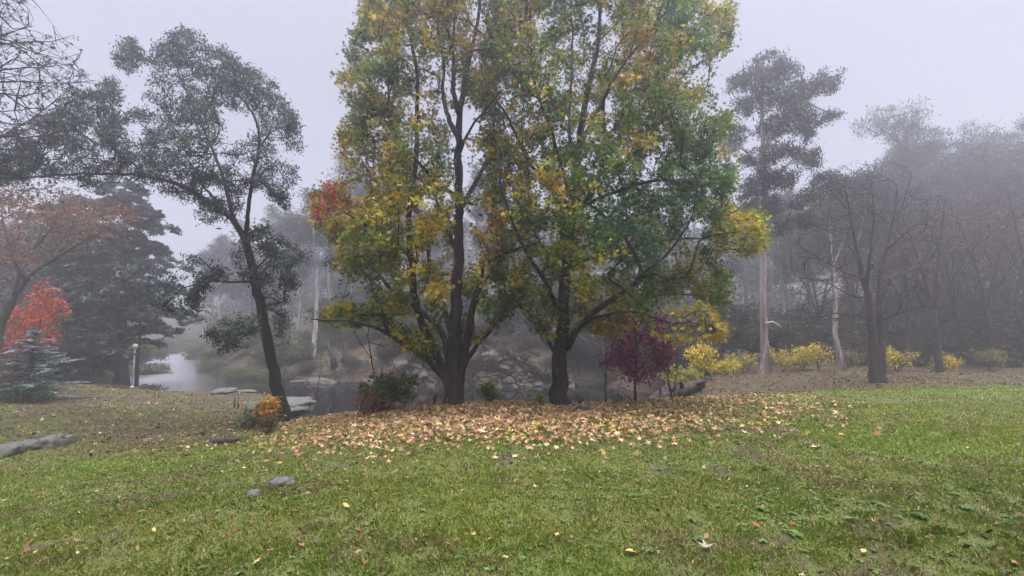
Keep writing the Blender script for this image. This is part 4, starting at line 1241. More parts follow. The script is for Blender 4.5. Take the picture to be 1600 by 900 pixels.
def sapling(label, pts, Y, r0, twigs, n, nper, pal, seed, name='bare_sapling', size=.07, poly=None, bark='twig_bark', depth=.5):
    rng = np.random.default_rng(seed)
    b = at(pts[0][0], Y)
    L_ = [lim(Y, pts, r0, r0 * .3)]
    L_[0][0] = (b[0], b[1], b[2] - .06, r0)
    L_ += [lim(Y, t, r0 * .5, r0 * .2) for t in twigs]
    attr = crown_points(poly, Y, depth, n, rng, (), .3, 1.5, seed, 30) if poly else np.zeros((0, 3))
    leaf = dict(n=nper, spread=.06, size=size, shape='oval', color=lambda p: pick_cols(p, rng, pal, None, 1.5, seed)) if nper else None
    return make_tree(name, label, 'sapling', b, L_, attr, rng, M[bark], 1, leaf, None, .1, .15, .003, .42, .02)

sapling('thin crooked bare sapling rising over the hanging pond shrub', [(592, 640), (588, 605), (580, 560), (575, 525), (578, 480)], 12.6, .03, [[(580, 560), (560, 530), (548, 500)], [(577, 535), (600, 540), (625, 530)]], 60, 0, None, 91,
        poly=[(540, 500), (560, 480), (600, 480), (630, 530), (600, 560), (560, 550)])
sapling('thin bare stem standing in the water beside the boulder', [(497, 650), (496, 620), (499, 590), (503, 570)], 17.3, .03, [[(496, 620), (485, 600), (478, 592)]], 40, 0, None, 92, poly=[(478, 580), (500, 565), (520, 590), (500, 625), (480, 615)])
sapling('slender dark sapling left of the purple tree', [(947, 632), (946, 600), (948, 570), (946, 530)], 13.2, .03, [[(947, 590), (940, 575), (935, 560)], [(948, 570), (956, 550)]], 40, 3, [(0.08, 0.03, 0.04), (0.06, 0.05, 0.03)], 93, poly=[(930, 520), (960, 520), (965, 570), (940, 580), (930, 560)])
sapling('pale thin stake like sapling right of the purple tree', [(1033, 628), (1032, 590), (1033, 540), (1031, 500)], 13.6, .028, [], 0, 0, None, 94, bark='pale_bark')
sapling('short dead forked stem at the lawn edge by the logs', [(1052, 632), (1048, 615), (1044, 590), (1042, 545), (1040, 520)], 13.6, .035, [[(1048, 615), (1056, 595), (1058, 570)]], 50, 4, [(0.10, 0.06, 0.045), (0.07, 0.045, 0.035)], 95, poly=[(1030, 540), (1050, 500), (1066, 560), (1060, 610), (1038, 605)])
sapling('knee high twiggy sapling left of the purple tree trunk', [(965, 633), (966, 620), (965, 605)], 12.6, .02, [], 30, 3, [(0.06, 0.06, 0.04), (0.10, 0.09, 0.06)], 96, poly=[(950, 600), (980, 600), (984, 620), (966, 628), (950, 620)])

small_leafy('purple_tree', 'small purple leaved tree on a thin trunk at the right of the mound', 'tree', 993, 13.6,
            [[(993, 632), (992, 600), (994, 560), (992, 500), (996, 450)], [(993, 590), (975, 560), (962, 530)], [(993, 585), (1015, 555), (1030, 530)], [(993, 560), (980, 520), (975, 490)], [(993, 550), (1010, 510), (1020, 480)]],
            [(985, 465), (1010, 470), (1022, 490), (1040, 500), (1045, 525), (1052, 555), (1040, 570), (1025, 592), (1000, 600), (988, 588), (975, 597), (960, 580), (944, 566), (962, 545), (946, 520), (966, 510), (962, 492), (978, 488), (974, 472)],
            1.3, 360, [(0.115, 0.024, 0.062), (0.18, 0.032, 0.090), (0.28, 0.042, 0.135), (0.080, 0.024, 0.048)], [2, 2, 1, 1.4], .09, 14, 97, 'black_bark', 'oval', .045, gap=.47, gs=2.2)

YL = [(0.46, 0.35, 0.035), (0.38, 0.31, 0.035), (0.52, 0.38, 0.04), (0.16, 0.18, 0.03)]
GYB = 'yellow shrubs along the wood edge'
shrub('yellow_shrub', 'low rounded yellow green shrub above the thick log', 'shrub', at(1070, 20.0), 2.0, 1.1, [(0.20, 0.20, 0.04), (0.28, 0.25, 0.04), (0.12, 0.15, 0.035)], None, .13, 110, 11, 101, group=GYB)
shrub('yellow_shrub', 'taller golden yellow shrub to the right of the thick log', 'shrub', at(1101, 21.5), 1.7, 1.9, YL, [2, 1, 2, .5], .14, 110, 11, 102, group=GYB)
for i, (px, Y, w, h, lb) in enumerate([(1163, 26.5, 2.4, 1.3, 'yellow shrub just left of the tall pale gum trunk'), (1222, 26, 2.2, 1.5, 'yellow shrub just right of the tall pale gum trunk'), (1252, 26.5, 2.0, 1.4, 'second yellow shrub right of the tall pale gum trunk'),
                                       (1280, 26, 2.2, 1.6, 'yellow shrub left of the leaning two toned gum trunk'), (1328, 26.5, 2.0, 1.2, 'thin yellow shrub between the leaning gum and the bare twin stemmed tree'),
                                       (1402, 23.5, 2.2, 1.3, 'yellow shrub just right of the bare twin stemmed tree'), (1478, 25, 1.6, .9, 'small faded yellow shrub at the foot of the dark bare trunk'),
                                       (1545, 24, 1.8, 1.2, 'brownish yellow arching shrub near the right edge'), (1135, 25, 1.6, .8, 'small yellow shrub between the golden shrub and the gum')]):
    pal = YL if i not in (4, 7) else [(0.16, 0.13, 0.04), (0.20, 0.15, 0.05), (0.10, 0.10, 0.035)]
    shrub('yellow_shrub', lb, 'shrub', at(px, Y), w, h, pal, None, .13, 80, 8, 110 + i, depth=1.4, group=GYB, spread=.13, gap=.47)

# ------------------------------------------------------------------ gums and bare trees at the right
FOG_G = [(0.022, 0.030, 0.024), (0.034, 0.044, 0.036), (0.050, 0.062, 0.050)]

def gum_tree(name, label, base, limbs, blobs, Y, seed, dens, bark='gum_bark', n=16, size=.26, jitter=1.0, group=None, pal=FOG_G, spread=.26, shape='lance', r_tip=.006, squash=1.0, step=.35):
    rng = np.random.default_rng(seed)
    attr = blob_points(blobs, Y, dens, rng, squash, jitter)
    leaf = dict(n=n, spread=spread, size=size, shape=shape, droop=1.6, color=lambda p: pick_cols(p, rng, pal, None, .7, seed, .2))
    return make_tree(name, label, 'tree', base, limbs, attr, rng, M[bark], 1, leaf, group, .12, step, r_tip, .42, .10)

def tall_gum():
    Y = 24.0
    b = at(1197, Y)
    L_ = [lim(Y, [(1198, 588), (1196, 550), (1193, 500), (1192, 400), (1195, 300), (1193, 230), (1190, 160), (1196, 110)], .27, .07)]
    L_[0][0] = (b[0], b[1], b[2] - .4, .40)
    L_ += [lim(Y, p, a, c) for p, a, c in [([(1193, 235), (1215, 205, .5), (1240, 175, 1), (1262, 150, 1.2), (1290, 132, 1.3)], .12, .03), ([(1192, 270), (1170, 240, -.6), (1145, 225, -1)], .09, .03),
                                          ([(1195, 300), (1225, 262, .8), (1250, 240, 1.2), (1268, 205, 1.4)], .10, .03), ([(1194, 330), (1240, 310, -.6), (1290, 285, -1)], .09, .025),
                                          ([(1190, 170), (1178, 140, -.4), (1165, 120, -.6)], .08, .025), ([(1262, 160, 1.2), (1285, 172, 1.2), (1300, 178, 1.2)], .05, .02), ([(1192, 370), (1225, 355, .8), (1255, 345, 1)], .07, .02)]]
    blobs = [(1205, 100, 34, 22), (1175, 122, 30, 24), (1225, 112, 30, 24), (1150, 130, 20, 18), (1242, 150, 34, 34), (1205, 150, 30, 26), (1240, 185, 38, 32), (1290, 128, 26, 26), (1300, 178, 17, 15), (1205, 198, 30, 22),
             (1143, 226, 22, 22), (1267, 202, 17, 20), (1263, 242, 26, 30), (1296, 278, 26, 16), (1222, 240, 26, 22), (1180, 248, 26, 20), (1188, 284, 32, 26), (1225, 280, 28, 24), (1165, 300, 22, 18), (1247, 318, 22, 14),
             (1252, 346, 32, 16), (1200, 322, 36, 20), (1170, 330, 24, 20), (1215, 355, 26, 16), (1270, 300, 24, 18), (1150, 200, 14, 12), (1162, 165, 24, 20)]
    root = gum_tree('gum_tree', 'tall pale trunked gum with clumped crown at the wood edge', b, L_, blobs, Y, 121, 22, n=44, size=.19, spread=.17, jitter=1.6, pal=[(0.016, 0.022, 0.018), (0.026, 0.034, 0.028), (0.038, 0.048, 0.040)])
    t = Tubes()
    s0 = P(1196, 506, Y - .2)
    t.add([s0, P(1207, 503, Y - .5), P(1220, 511, Y - .7)], [.09, .06, .045], 8, .1)
    t.obj('broken_branch', M['pale_bark'], root)

tall_gum()

def leaning_gum():
    Y = 25.0
    b = at(1317, Y)
    L_ = [lim(Y, [(1317, 585), (1312, 555), (1304, 520), (1306, 480), (1300, 420), (1296, 350), (1300, 290)], .19, .06)]
    L_[0][0] = (b[0], b[1], b[2] - .4, .3)
    L_ += [lim(Y, [(1300, 420), (1318, 375), (1330, 330)], .05, .02), lim(Y, [(1297, 370), (1282, 335), (1272, 300)], .045, .02)]
    blobs = [(1300, 300, 34, 22), (1340, 330, 30, 22), (1270, 310, 28, 20), (1320, 285, 26, 18), (1355, 300, 24, 18), (1295, 340, 28, 18)]
    gum_tree('gum_tree', 'leaning two toned gum trunk behind the yellow shrubs', b, L_, blobs, Y, 122, 14, n=34, size=.19, spread=.2, jitter=1.2)

leaning_gum()

def bare_twin():
    rng = np.random.default_rng(131)
    Y = 18.0
    b = at(1370, Y)
    L_ = [lim(Y, [(1370, 600), (1368, 560), (1364, 520), (1358, 470), (1348, 430), (1338, 385), (1328, 330), (1318, 285)], .24, .03),
          lim(Y, [(1374, 598), (1376, 560), (1375, 520), (1374, 470), (1376, 430), (1384, 390), (1396, 340), (1402, 290)], .20, .03)]
    L_[0][0] = (b[0], b[1], b[2] - .4, .27); L_[1][0] = (b[0] + .1, b[1], b[2] - .4, .22)
    L_ += [lim(Y, p, a, c) for p, a, c in [
        ([(1360, 500), (1340, 492, -.6), (1300, 490, -1.2), (1260, 500, -1.6), (1225, 500, -1.8)], .055, .010), ([(1357, 465), (1330, 462, .5), (1290, 440, 1), (1255, 428, 1.2)], .05, .010),
        ([(1350, 435), (1320, 425, -.8), (1280, 405, -1.4), (1245, 400, -1.7)], .05, .010), ([(1342, 400), (1310, 370, .8), (1270, 350, 1.2), (1240, 330, 1.4)], .05, .010),
        ([(1377, 500), (1400, 492, -.7), (1440, 480, -1.2), (1470, 482, -1.5)], .05, .010), ([(1376, 440), (1410, 425, .7), (1450, 410, 1.2), (1480, 405, 1.4)], .05, .010),
        ([(1384, 390), (1420, 360, -.7), (1450, 335, -1)], .05, .010), ([(1338, 385), (1350, 340, 1), (1365, 290, 1.4)], .05, .010), ([(1354, 450), (1360, 390, -.5), (1366, 330, -.8), (1360, 275, -.9)], .07, .012),
        ([(1328, 330), (1300, 300, -.5), (1280, 275, -.6)], .035, .008), ([(1396, 340), (1425, 310, .5), (1440, 280, .7)], .035, .008)]]
    poly = [(1255, 290), (1290, 262), (1345, 248), (1410, 255), (1450, 280), (1480, 340), (1492, 400), (1482, 470), (1440, 500), (1400, 505), (1372, 520), (1330, 510), (1280, 512), (1222, 510), (1215, 480), (1235, 430), (1225, 380), (1235, 330)]
    attr = crown_points(poly, Y, 2.8, 2300, rng, (), .36, .8, 13, 70)
    make_tree('bare_tree', 'bare twin stemmed tree standing alone on the brown lawn strip', 'tree', b, L_, attr, rng, M['twig_bark'], 2, None, None, .25, .28, .0050, .40, .05, ang=1.7, wob=.03, curl=.1, twig_mat=M['twig_bark'])

bare_twin()

def bare_tree_proto(name, label, px, Y, top_py, width, seed, r0=.2, n=420, leafpal=None, nper=0, bark='twig_bark', group=None, lean=0.0, size=.16):
    rng = np.random.default_rng(seed)
    b = at(px, Y)
    top = P(px, top_py, Y)
    h = top[2] - b[2]
    L_ = []
    tilt = lean
    f = .34
    fork = b + np.array([tilt * h * f, 0, h * f])
    L_.append([(b[0], b[1], b[2] - .4, r0 * 1.1), (*(b + np.array([tilt * h * .17, 0, h * .17])), r0), (*fork, r0 * .8)])
    for k in range(5):
        a = k / 5 * 2 * math.pi + rng.uniform(-.4, .4)
        d = np.array([math.cos(a), math.sin(a), 0]) * width * rng.uniform(.25, .6)
        tip = fork + d + np.array([tilt * h * .4, 0, h * (1 - f) * rng.uniform(.6, .95)])
        mid = fork + d * .35 + np.array([0, 0, h * (1 - f) * .35])
        s = fork - np.array([tilt * h * .08, 0, h * .08]) * rng.uniform(0, 1)
        L_.append([(*s, r0 * .5), (*mid, r0 * .32), (*tip, r0 * .08)])
    u = rng.normal(0, 1, (n * 3, 3)); u /= np.linalg.norm(u, axis=1, keepdims=True); u *= rng.uniform(.1, 1, (len(u), 1)) ** .5
    q = b + np.array([tilt * h * .5, 0, h * .62]) + u * np.array([width, width, h * .40])
    q = q[fbm(q * .5, 3, seed) > .42][:n]
    leaf = dict(n=nper, spread=.25, size=size, shape='oval', color=lambda p: pick_cols(p, rng, leafpal, None, .7, seed, .2)) if nper else None
    return make_tree(name, label, 'tree', b, L_, q, rng, M[bark], 1, leaf, group, .3, .4, .008, .40, .07, ang=1.5, wob=.035, curl=.12)

GB = 'bare trees in the right hand wood'
RUS = [(0.085, 0.040, 0.045), (0.11, 0.045, 0.05), (0.065, 0.040, 0.042)]
t1 = bare_tree_proto('bare_tree', 'dark bare trunk at the wood edge right of the twin stemmed tree', 1468, 23, 300, 3.6, 141, .17, 620, group=GB)
t2 = bare_tree_proto('autumn_tree', 'reddish leaved tree in the fog above the dark bare trunk', 1515, 29, 295, 4.6, 142, .16, 560, RUS, 9, group='reddish trees in the right hand wood')
t3 = bare_tree_proto('bare_tree', 'grey bare tree leaning left near the right edge', 1560, 25, 310, 4.0, 143, .15, 620, group=GB, lean=-.12)
t4 = bare_tree_proto('bare_tree', 'bare tree cut by the right edge of the picture', 1625, 24, 280, 4.5, 144, .17, 660, group=GB)

# ------------------------------------------------------------------ background wood
def bg_gum(name, label, b, h, seed, r0=.28, crown_from=.5, spread=3.0, n_blob=15, dens=30, group=None, bark='pale_bark', pal=FOG_G, size=.24, n=30, lean=0.0):
    rng = np.random.default_rng(seed)
    b = np.asarray(b, float)
    k = np.linspace(0, 1, 6)
    tr = [(*(b + np.array([lean * h * t + .25 * math.sin(t * 5 + seed), .2 * math.cos(t * 4 + seed) - .2, h * .95 * t - (.1 if t == 0 else 0)])), r0 * (1 - .8 * t)) for t in k]
    L_ = [tr]
    pts = []
    for i in range(n_blob):
        f = crown_from + (1 - crown_from) * rng.uniform(0, 1) ** .8
        a = rng.uniform(0, 2 * math.pi)
        rr = spread * rng.uniform(.15, 1) * (1.15 - .55 * f)
        c = b + np.array([lean * h * f + rr * math.cos(a), rr * math.sin(a), h * f])
        s = rng.uniform(.7, 1.35) * spread * .34
        if i % 2 == 0:
            i0 = b + np.array([lean * h * f * .8, 0, h * (f - .14)])
            L_.append([(*i0, r0 * .28), (*((i0 + c) / 2 + np.array([0, 0, .2])), r0 * .18), (*c, r0 * .08)])
        u = rng.normal(0, 1, (dens, 3)); u /= np.linalg.norm(u, axis=1, keepdims=True); u *= rng.uniform(.2, 1, (dens, 1)) ** .5
        pts.append(c + u * np.array([s, s, s * .72]))
    leaf = dict(n=n, spread=.3, size=size, shape='lance', droop=1.4, color=lambda p: pick_cols(p, rng, pal, None, .6, seed, .2))
    return make_tree(name, label, 'tree', b, L_, np.concatenate(pts), rng, M[bark], 1, leaf, group, .25, .45, .008, .42, .12)

def hz(px, Y, py):
    return P(px, py, Y)[2] - at(px, Y)[2]

GG = 'fog bound gums beyond the pond'
protos = [bg_gum('gum_tree', 'pale slim gum trunk in the fog nearest the leaning trunk', at(488, 40), 15, 201, .24, .55, 2.6, 13, group=GG),
          bg_gum('gum_tree', 'broad grey gum in the fog left of the stumps', at(512, 46), 17, 202, .26, .42, 3.4, 17, group=GG),
          bg_gum('gum_tree', 'tall thin gum in the fog behind the left big tree', at(596, 44), 18, 203, .25, .5, 2.8, 14, group=GG, lean=.02)]
HT = [15, 17, 18]
for k, (px, Y, topy, rz, lb) in enumerate([
        (462, 44, 345, 1.1, 'misty gum just right of the leaning trunk'), (545, 50, 255, 2.2, 'misty gum above the pointed stump'), (568, 47, 300, 3.9, 'misty gum above the leaf covered far slope'),
        (632, 49, 300, 2.9, 'misty gum seen between the limbs of the left big tree'), (668, 52, 330, 5.1, 'misty gum right behind the left big trunk'), (742, 46, 270, .7, 'misty gum in the gap between the two big trees'),
        (772, 50, 310, 4.4, 'misty gum over the rock face'), (838, 48, 330, 1.7, 'misty gum behind the stout trunk'), (908, 50, 330, 3.3, 'misty gum behind the right half of the green and gold tree'),
        (950, 48, 350, 5.5, 'misty gum above the purple tree'), (338, 58, 370, .4, 'misty gum on the river bank left of the leaning trunk'), (362, 52, 395, 2.6, 'misty gum on the bank just left of the leaning trunk'),
        (318, 66, 400, 4.0, 'faint gum far up the river'), (432, 48, 330, 2.0, 'misty gum hidden behind the leaning tree foliage'), (1075, 44, 345, 3.0, 'misty gum behind the right branches of the green and gold tree'),
        (1140, 36, 330, 1.2, 'thin white gum trunk left of the tall pale gum'), (1232, 42, 300, 4.7, 'misty gum right of the tall pale gum'), (1262, 46, 330, 2.4, 'misty gum trunk in the bright fog gap'),
        (1020, 46, 330, 5.9, 'misty gum above the purple tree top')]):
    p = protos[k % 3]
    h = hz(px, Y, topy)
    s = h / HT[k % 3]
    duplicate(p, at(px, Y), rz, (s * .92, s * .92, s), lb, GG)

GR = 'tall trees over the right hand wood'
bigs = [bg_gum('gum_tree', 'umbrella crowned gum rising above the right hand wood', at(1440, 44), hz(1440, 44, 188), 211, .45, .62, 5.2, 26, 34, group=GR, bark='grey_bark', size=.26),
        bg_gum('gum_tree', 'dense dark crowned tree behind the bare twin stemmed tree', at(1385, 34), hz(1385, 34, 275), 212, .35, .35, 4.2, 24, 36, group=GR, bark='grey_bark', size=.26)]
for px, Y, topy, rz, k, lb in [(1515, 46, 225, 2.0, 0, 'wide crowned tree right of the umbrella gum'), (1580, 44, 222, 4.1, 0, 'tall crown near the right edge of the wood'), (1660, 42, 205, 1.0, 0, 'tall tree just past the right edge'),
                               (1335, 38, 292, 2.6, 1, 'dark crown left of the dense tree behind the bare one'), (1470, 36, 290, 4.9, 1, 'dark crown under the umbrella gum'), (1595, 33, 300, .9, 1, 'dark crown low at the right edge'),
                               (1270, 40, 345, 3.6, 1, 'low dark crown right of the tall pale gum'), (1540, 38, 280, 1.7, 1, 'dark crown above the reddish tree'), (1500, 40, 262, 5.3, 1, 'tall dark crown between the umbrella gum and the reddish tree'), (1622, 38, 235, 2.8, 1, 'tall dark crown cut by the right edge'), (1565, 41, 250, .2, 1, 'tall dark crown rising over the right end of the wood'), (1420, 42, 250, 3.9, 1, 'dark crown low under the left half of the umbrella gum')]:
    p = bigs[k]
    s = hz(px, Y, topy) / [hz(1440, 44, 188), hz(1385, 34, 275)][k]
    duplicate(p, at(px, Y), rz, s, lb, GR)

for px, Y, rz, s, p, lb in [(1425, 27, 1.5, .9, t1, 'bare tree behind and right of the twin stemmed tree'), (1500, 27, 3.1, 1.0, t4, 'bare tree left of the leaning bare tree'), (1535, 31, 4.0, 1.05, t3, 'deeper bare tree in the right hand wood'),
                            (1590, 29, 2.2, 1.0, t1, 'bare tree deep at the right edge'), (1340, 30, .8, .95, t4, 'bare tree behind the leaning two toned gum'), (1285, 32, 5.0, .9, t1, 'bare tree left of the leaning two toned gum'),
                            (1450, 33, 5.7, 1.0, t4, 'bare tree deep behind the dark bare trunk')]:
    duplicate(p, at(px, Y), rz, s, lb, GB)
for px, Y, rz, s, lb in [(1575, 30, 2.0, 1.0, 'reddish tree in the fog at the right edge'), (1430, 32, 4.0, .8, 'reddish tree behind the twin stemmed tree')]:
    duplicate(t2, at(px, Y), rz, s, lb, 'reddish trees in the right hand wood')

# dark undergrowth at the wood edge and on the far bank
UG = [(0.022, 0.026, 0.018), (0.036, 0.040, 0.026), (0.056, 0.055, 0.036)]
UB = [(0.045, 0.036, 0.032), (0.065, 0.048, 0.042), (0.040, 0.040, 0.028)]
UP = [(0.06, 0.075, 0.035), (0.085, 0.10, 0.045), (0.11, 0.115, 0.05)]
GU = 'dark undergrowth along the wood edge'
u1 = shrub('understory_bush', 'big dark bush in the wood left of the tall pale gum', 'bush', at(1120, 30), 5.0, 4.8, UG, None, .26, 330, 16, 221, group=GU, spread=.25, tip=.006, gap=.36)
u2 = shrub('understory_bush', 'brownish bush behind the logs', 'bush', at(1050, 26.5), 4.2, 2.9, UB, None, .20, 300, 14, 222, group=GU, spread=.22, tip=.006, gap=.38)
u3 = shrub('understory_bush', 'pale green bush on the bank left of the leaning trunk', 'bush', at(390, 43), 4.6, 2.6, UP, None, .24, 260, 15, 223, group='bushes on the far river bank', spread=.25, tip=.006)
for k, (px, Y, rz, s, p, lb) in enumerate([
        (1000, 33, 1.0, 1.0, u1, 'dark bush behind the purple tree'), (1065, 36, 2.2, 1.1, u1, 'dark bush above the yellow green shrub'), (1175, 33, 3.9, .9, u1, 'dark bush right behind the tall pale gum'), (1225, 31, .6, .75, u1, 'dark bush behind the yellow shrubs right of the gum'),
        (1262, 33, 5.0, .85, u1, 'dark bush left of the leaning two toned gum'), (1305, 31, 2.7, .7, u1, 'dark bush at the foot of the leaning two toned gum'), (1350, 28, 4.2, .7, u2, 'brown bush behind the bare twin stemmed tree'), (1395, 30, 1.9, .8, u1, 'dark bush right of the bare twin stemmed tree'),
        (1440, 28, .3, .8, u2, 'brown bush left of the dark bare trunk'), (1500, 27.5, 3.4, .85, u2, 'brown bush right of the dark bare trunk'), (1545, 28, 5.6, .8, u1, 'dark bush under the leaning bare tree'), (1590, 25.5, 2.4, .9, u2, 'brown bush at the right edge of the lawn'),
        (1630, 25, 4.8, .8, u1, 'dark bush cut by the right edge'), (1090, 28, 4.0, .8, u2, 'brown bush behind the golden yellow shrub'), (945, 34, .9, .9, u2, 'brown bush on the bank right of the stout trunk'), (900, 35, 3.0, .9, u1, 'dark bush at the water behind the stout trunk'),
        (645, 36, 4.4, .7, u1, 'dark bush left of the rock face'), (615, 38, 1.2, .6, u2, 'brown bush on the leaf covered slope'), (820, 37, 5.2, .7, u2, 'brown bush on top of the rock face'), (745, 38, 2.0, .8, u2, 'brown bush above the rock face between the big trunks'),
        (480, 36.5, 2.0, .35, u2, 'knee high brown scrub on the far shore below the misty gums'), (552, 35.5, 3.6, .3, u2, 'low brown scrub right of the pointed stump'), (602, 35, 5.0, .35, u1, 'low dark scrub at the foot of the leaf covered slope'), (625, 36, .4, .5, u1, 'dark scrub beside the dark boulder of the rock face'), (870, 33.5, 1.9, .5, u2, 'low brown scrub at the right end of the rock face'), (715, 36, .9, .45, u2, 'brown scrub on the lip of the rock face behind the left trunk'),
        (908, 38, 1.1, 1.0, u1, 'dark bush on the slope between the stout trunk and the purple tree'), (938, 41, 2.1, 1.2, u1, 'taller dark bush above the water left of the purple tree'), (968, 37, 3.3, 1.0, u2, 'brown bush above the purple sapling'), (885, 44, 4.5, 1.2, u1, 'dark bush high on the slope right of the stout trunk'),
        (832, 43, 5.6, 1.1, u1, 'dark bush high on the slope left of the stout trunk'), (705, 44, .6, 1.1, u1, 'dark bush high on the slope right behind the left trunk'), (655, 42, 1.7, 1.0, u1, 'dark bush high on the slope left of the left trunk'), (610, 43, 2.9, 1.0, u1, 'dark bush at the top of the leaf covered slope'),
        (568, 45, 4.0, 1.1, u1, 'dark bush above the pointed stump'), (522, 45, 5.1, 1.0, u1, 'dark bush above the leaning stump'), (764, 36.5, .3, .5, u2, 'brown scrub on the rock face lip left of the stout trunk'), (800, 36, 2.6, .45, u2, 'low scrub on the rock face lip next to the stout trunk'), (672, 35.5, 4.9, .4, u2, 'low scrub at the left shoulder of the rock face'),
        (690, 38, 3.7, .75, u1, 'dark bush above the left part of the rock face'), (785, 40, 1.4, .9, u1, 'dark bush higher on the slope above the rock face'), (860, 40, .2, .9, u1, 'dark bush on the slope right of the rock face'),
        (1480, 31, 2.9, .95, u1, 'deep dark bush behind the dark bare trunk'), (1420, 33, 4.6, 1.0, u1, 'deep dark bush in the middle of the right hand wood'), (1570, 32, 1.1, 1.0, u1, 'deep dark bush near the right edge'), (1330, 34, .5, 1.0, u1, 'deep dark bush behind the leaning gum')]):
    duplicate(p, at(px, Y) - np.array([0, 0, .1]), rz, s, lb, GU)
for px, Y, rz, s, p, lb in [(352, 38.5, 2.4, .5, u3, 'low pale scrub at the water just left of the leaning trunk'), (375, 37, 4.1, .55, u3, 'low pale scrub near the flat rocks'), (402, 36.5, .9, .5, u3, 'low pale scrub at the water behind the stakes'), (428, 36, 5.2, .55, u3, 'low pale scrub right behind the leaning trunk'), (333, 42, 3.3, .6, u3, 'low pale scrub at the mouth of the river'),
                            (345, 47, 1.0, .9, u3, 'pale green bush at the river bend'), (425, 40, 3.0, .8, u3, 'pale green bush just left of the leaning trunk foot'), (452, 39, 5.0, .9, u3, 'pale green bush right behind the leaning trunk'), (365, 52, 2.0, 1.2, u3, 'taller pale bush behind the river bend'),
                            (410, 48, 4.0, 1.3, u3, 'taller pale bush behind the leaning trunk'), (322, 60, .5, 1.2, u3, 'faint bush up the river on the right bank'), (235, 40, 1.6, .7, u3, 'low bush at the river right of the white lamp'), (222, 50, 3.2, 1.1, u3, 'bush on the left river bank behind the lamp'),
                            (480, 42, 5.7, .9, u3, 'pale bush on the bank left of the far stumps'), (565, 42, 2.7, .8, u3, 'pale bush above the far leaf covered slope'), (250, 72, 4.4, 1.3, u3, 'faint bush on the far left river bank'), (285, 82, 2.2, 1.6, u3, 'very faint bush at the far end of the river')]:
    duplicate(p, at(px, Y) - np.array([0, 0, .1]), rz, s, lb, 'bushes on the far river bank')
for px, Y, rz, s, lb in [(245, 29.5, 1.0, .35, 'small grassy bush at the near river edge right of the lamp'), (228, 28.5, 2.0, .4, 'small bush at the foot of the lamp')]:
    duplicate(u3, at(px, Y), rz, s, lb, 'bushes on the far river bank')
# woods on the left behind the pine
GL = 'dim trees behind the left lawn'
u4 = shrub('understory_bush', 'dark bush between the silvery conifer and the big pine', 'bush', at(140, 31), 3.6, 2.4, UG, None, .22, 240, 15, 224, group=GL, spread=.22, tip=.006)
for px, Y, rz, s, lb in [(75, 27, 1.2, .9, 'dark bush behind the silvery conifer'), (20, 28, 3.0, 1.1, 'dark bush left behind the red maple'), (-40, 26, 4.2, 1.1, 'dark bush at the left edge'), (115, 35, 5.1, 1.2, 'deep bush left of the big pine'), (180, 36, 2.2, 1.1, 'deep bush behind the big pine trunk')]:
    duplicate(u4, at(px, Y), rz, s, lb, GL)
lp = pine('pine_tree', 'misty conifer behind the rusty tree at the left', 118, 36, 300, 4.4, 13, 75, .26, group=GL, n_need=20, size=.42)
h0 = hz(118, 36, 300)
for px, Y, ty, rz, lb in [(60, 38, 315, 2.0, 'misty conifer behind the red maple'), (10, 36, 325, 4.0, 'misty conifer at the left edge'), (150, 42, 330, 1.0, 'misty conifer left of the big pine crown'), (-40, 34, 300, .7, 'misty conifer beyond the left edge')]:
    duplicate(lp, at(px, Y), rz, hz(px, Y, ty) / h0, lb, GL)

def bank_cover():
    rng = np.random.default_rng(311)
    n = 2300
    x = rng.uniform(-24, 14, n); y = 31.3 + 17 * rng.uniform(0, 1, n) ** 1.6
    sd = pond_sd(x, y); nz_ = fbm(np.stack([x, y, 0 * x], -1) * .35, 3, 8)
    bare = np.exp(-(((x + 9.5) / 2.6) ** 2 + ((y - 37) / 3.0) ** 2))
    k = (sd > .05) & (rng.uniform(0, 1, n) < np.clip(sstep(.34, .56, nz_) + .15 - .85 * bare, 0, 1))
    x, y = x[k], y[k]; z = H(x, y)
    pos, col = [], []
    pal = np.array([(0.040, 0.046, 0.026), (0.055, 0.048, 0.034), (0.050, 0.062, 0.030), (0.038, 0.032, 0.028), (0.07, 0.08, 0.036)])
    for i in range(len(x)):
        s_ = rng.uniform(.25, .85); m = int(60 * s_) + 20
        u = rng.normal(0, 1, (m, 3)); u /= np.linalg.norm(u, axis=1, keepdims=True); u *= rng.uniform(.3, 1, (m, 1)) ** .5
        u[:, 2] = np.abs(u[:, 2])
        pos.append(np.array([x[i], y[i], z[i]]) + u * np.array([s_, s_, s_ * .8])); col.append(pal[int(rng.integers(0, 5))] * np.exp(rng.normal(0, .22, (m, 1))))
    o = leaves('bank_scrub', np.concatenate(pos), .20, np.concatenate(col), 'spray', M['leaf'], None, rng, (0, 0, .4), .3)
    tag(o, 'low tangled scrub covering the far bank of the pond', 'ground cover', kind='stuff')

bank_cover()

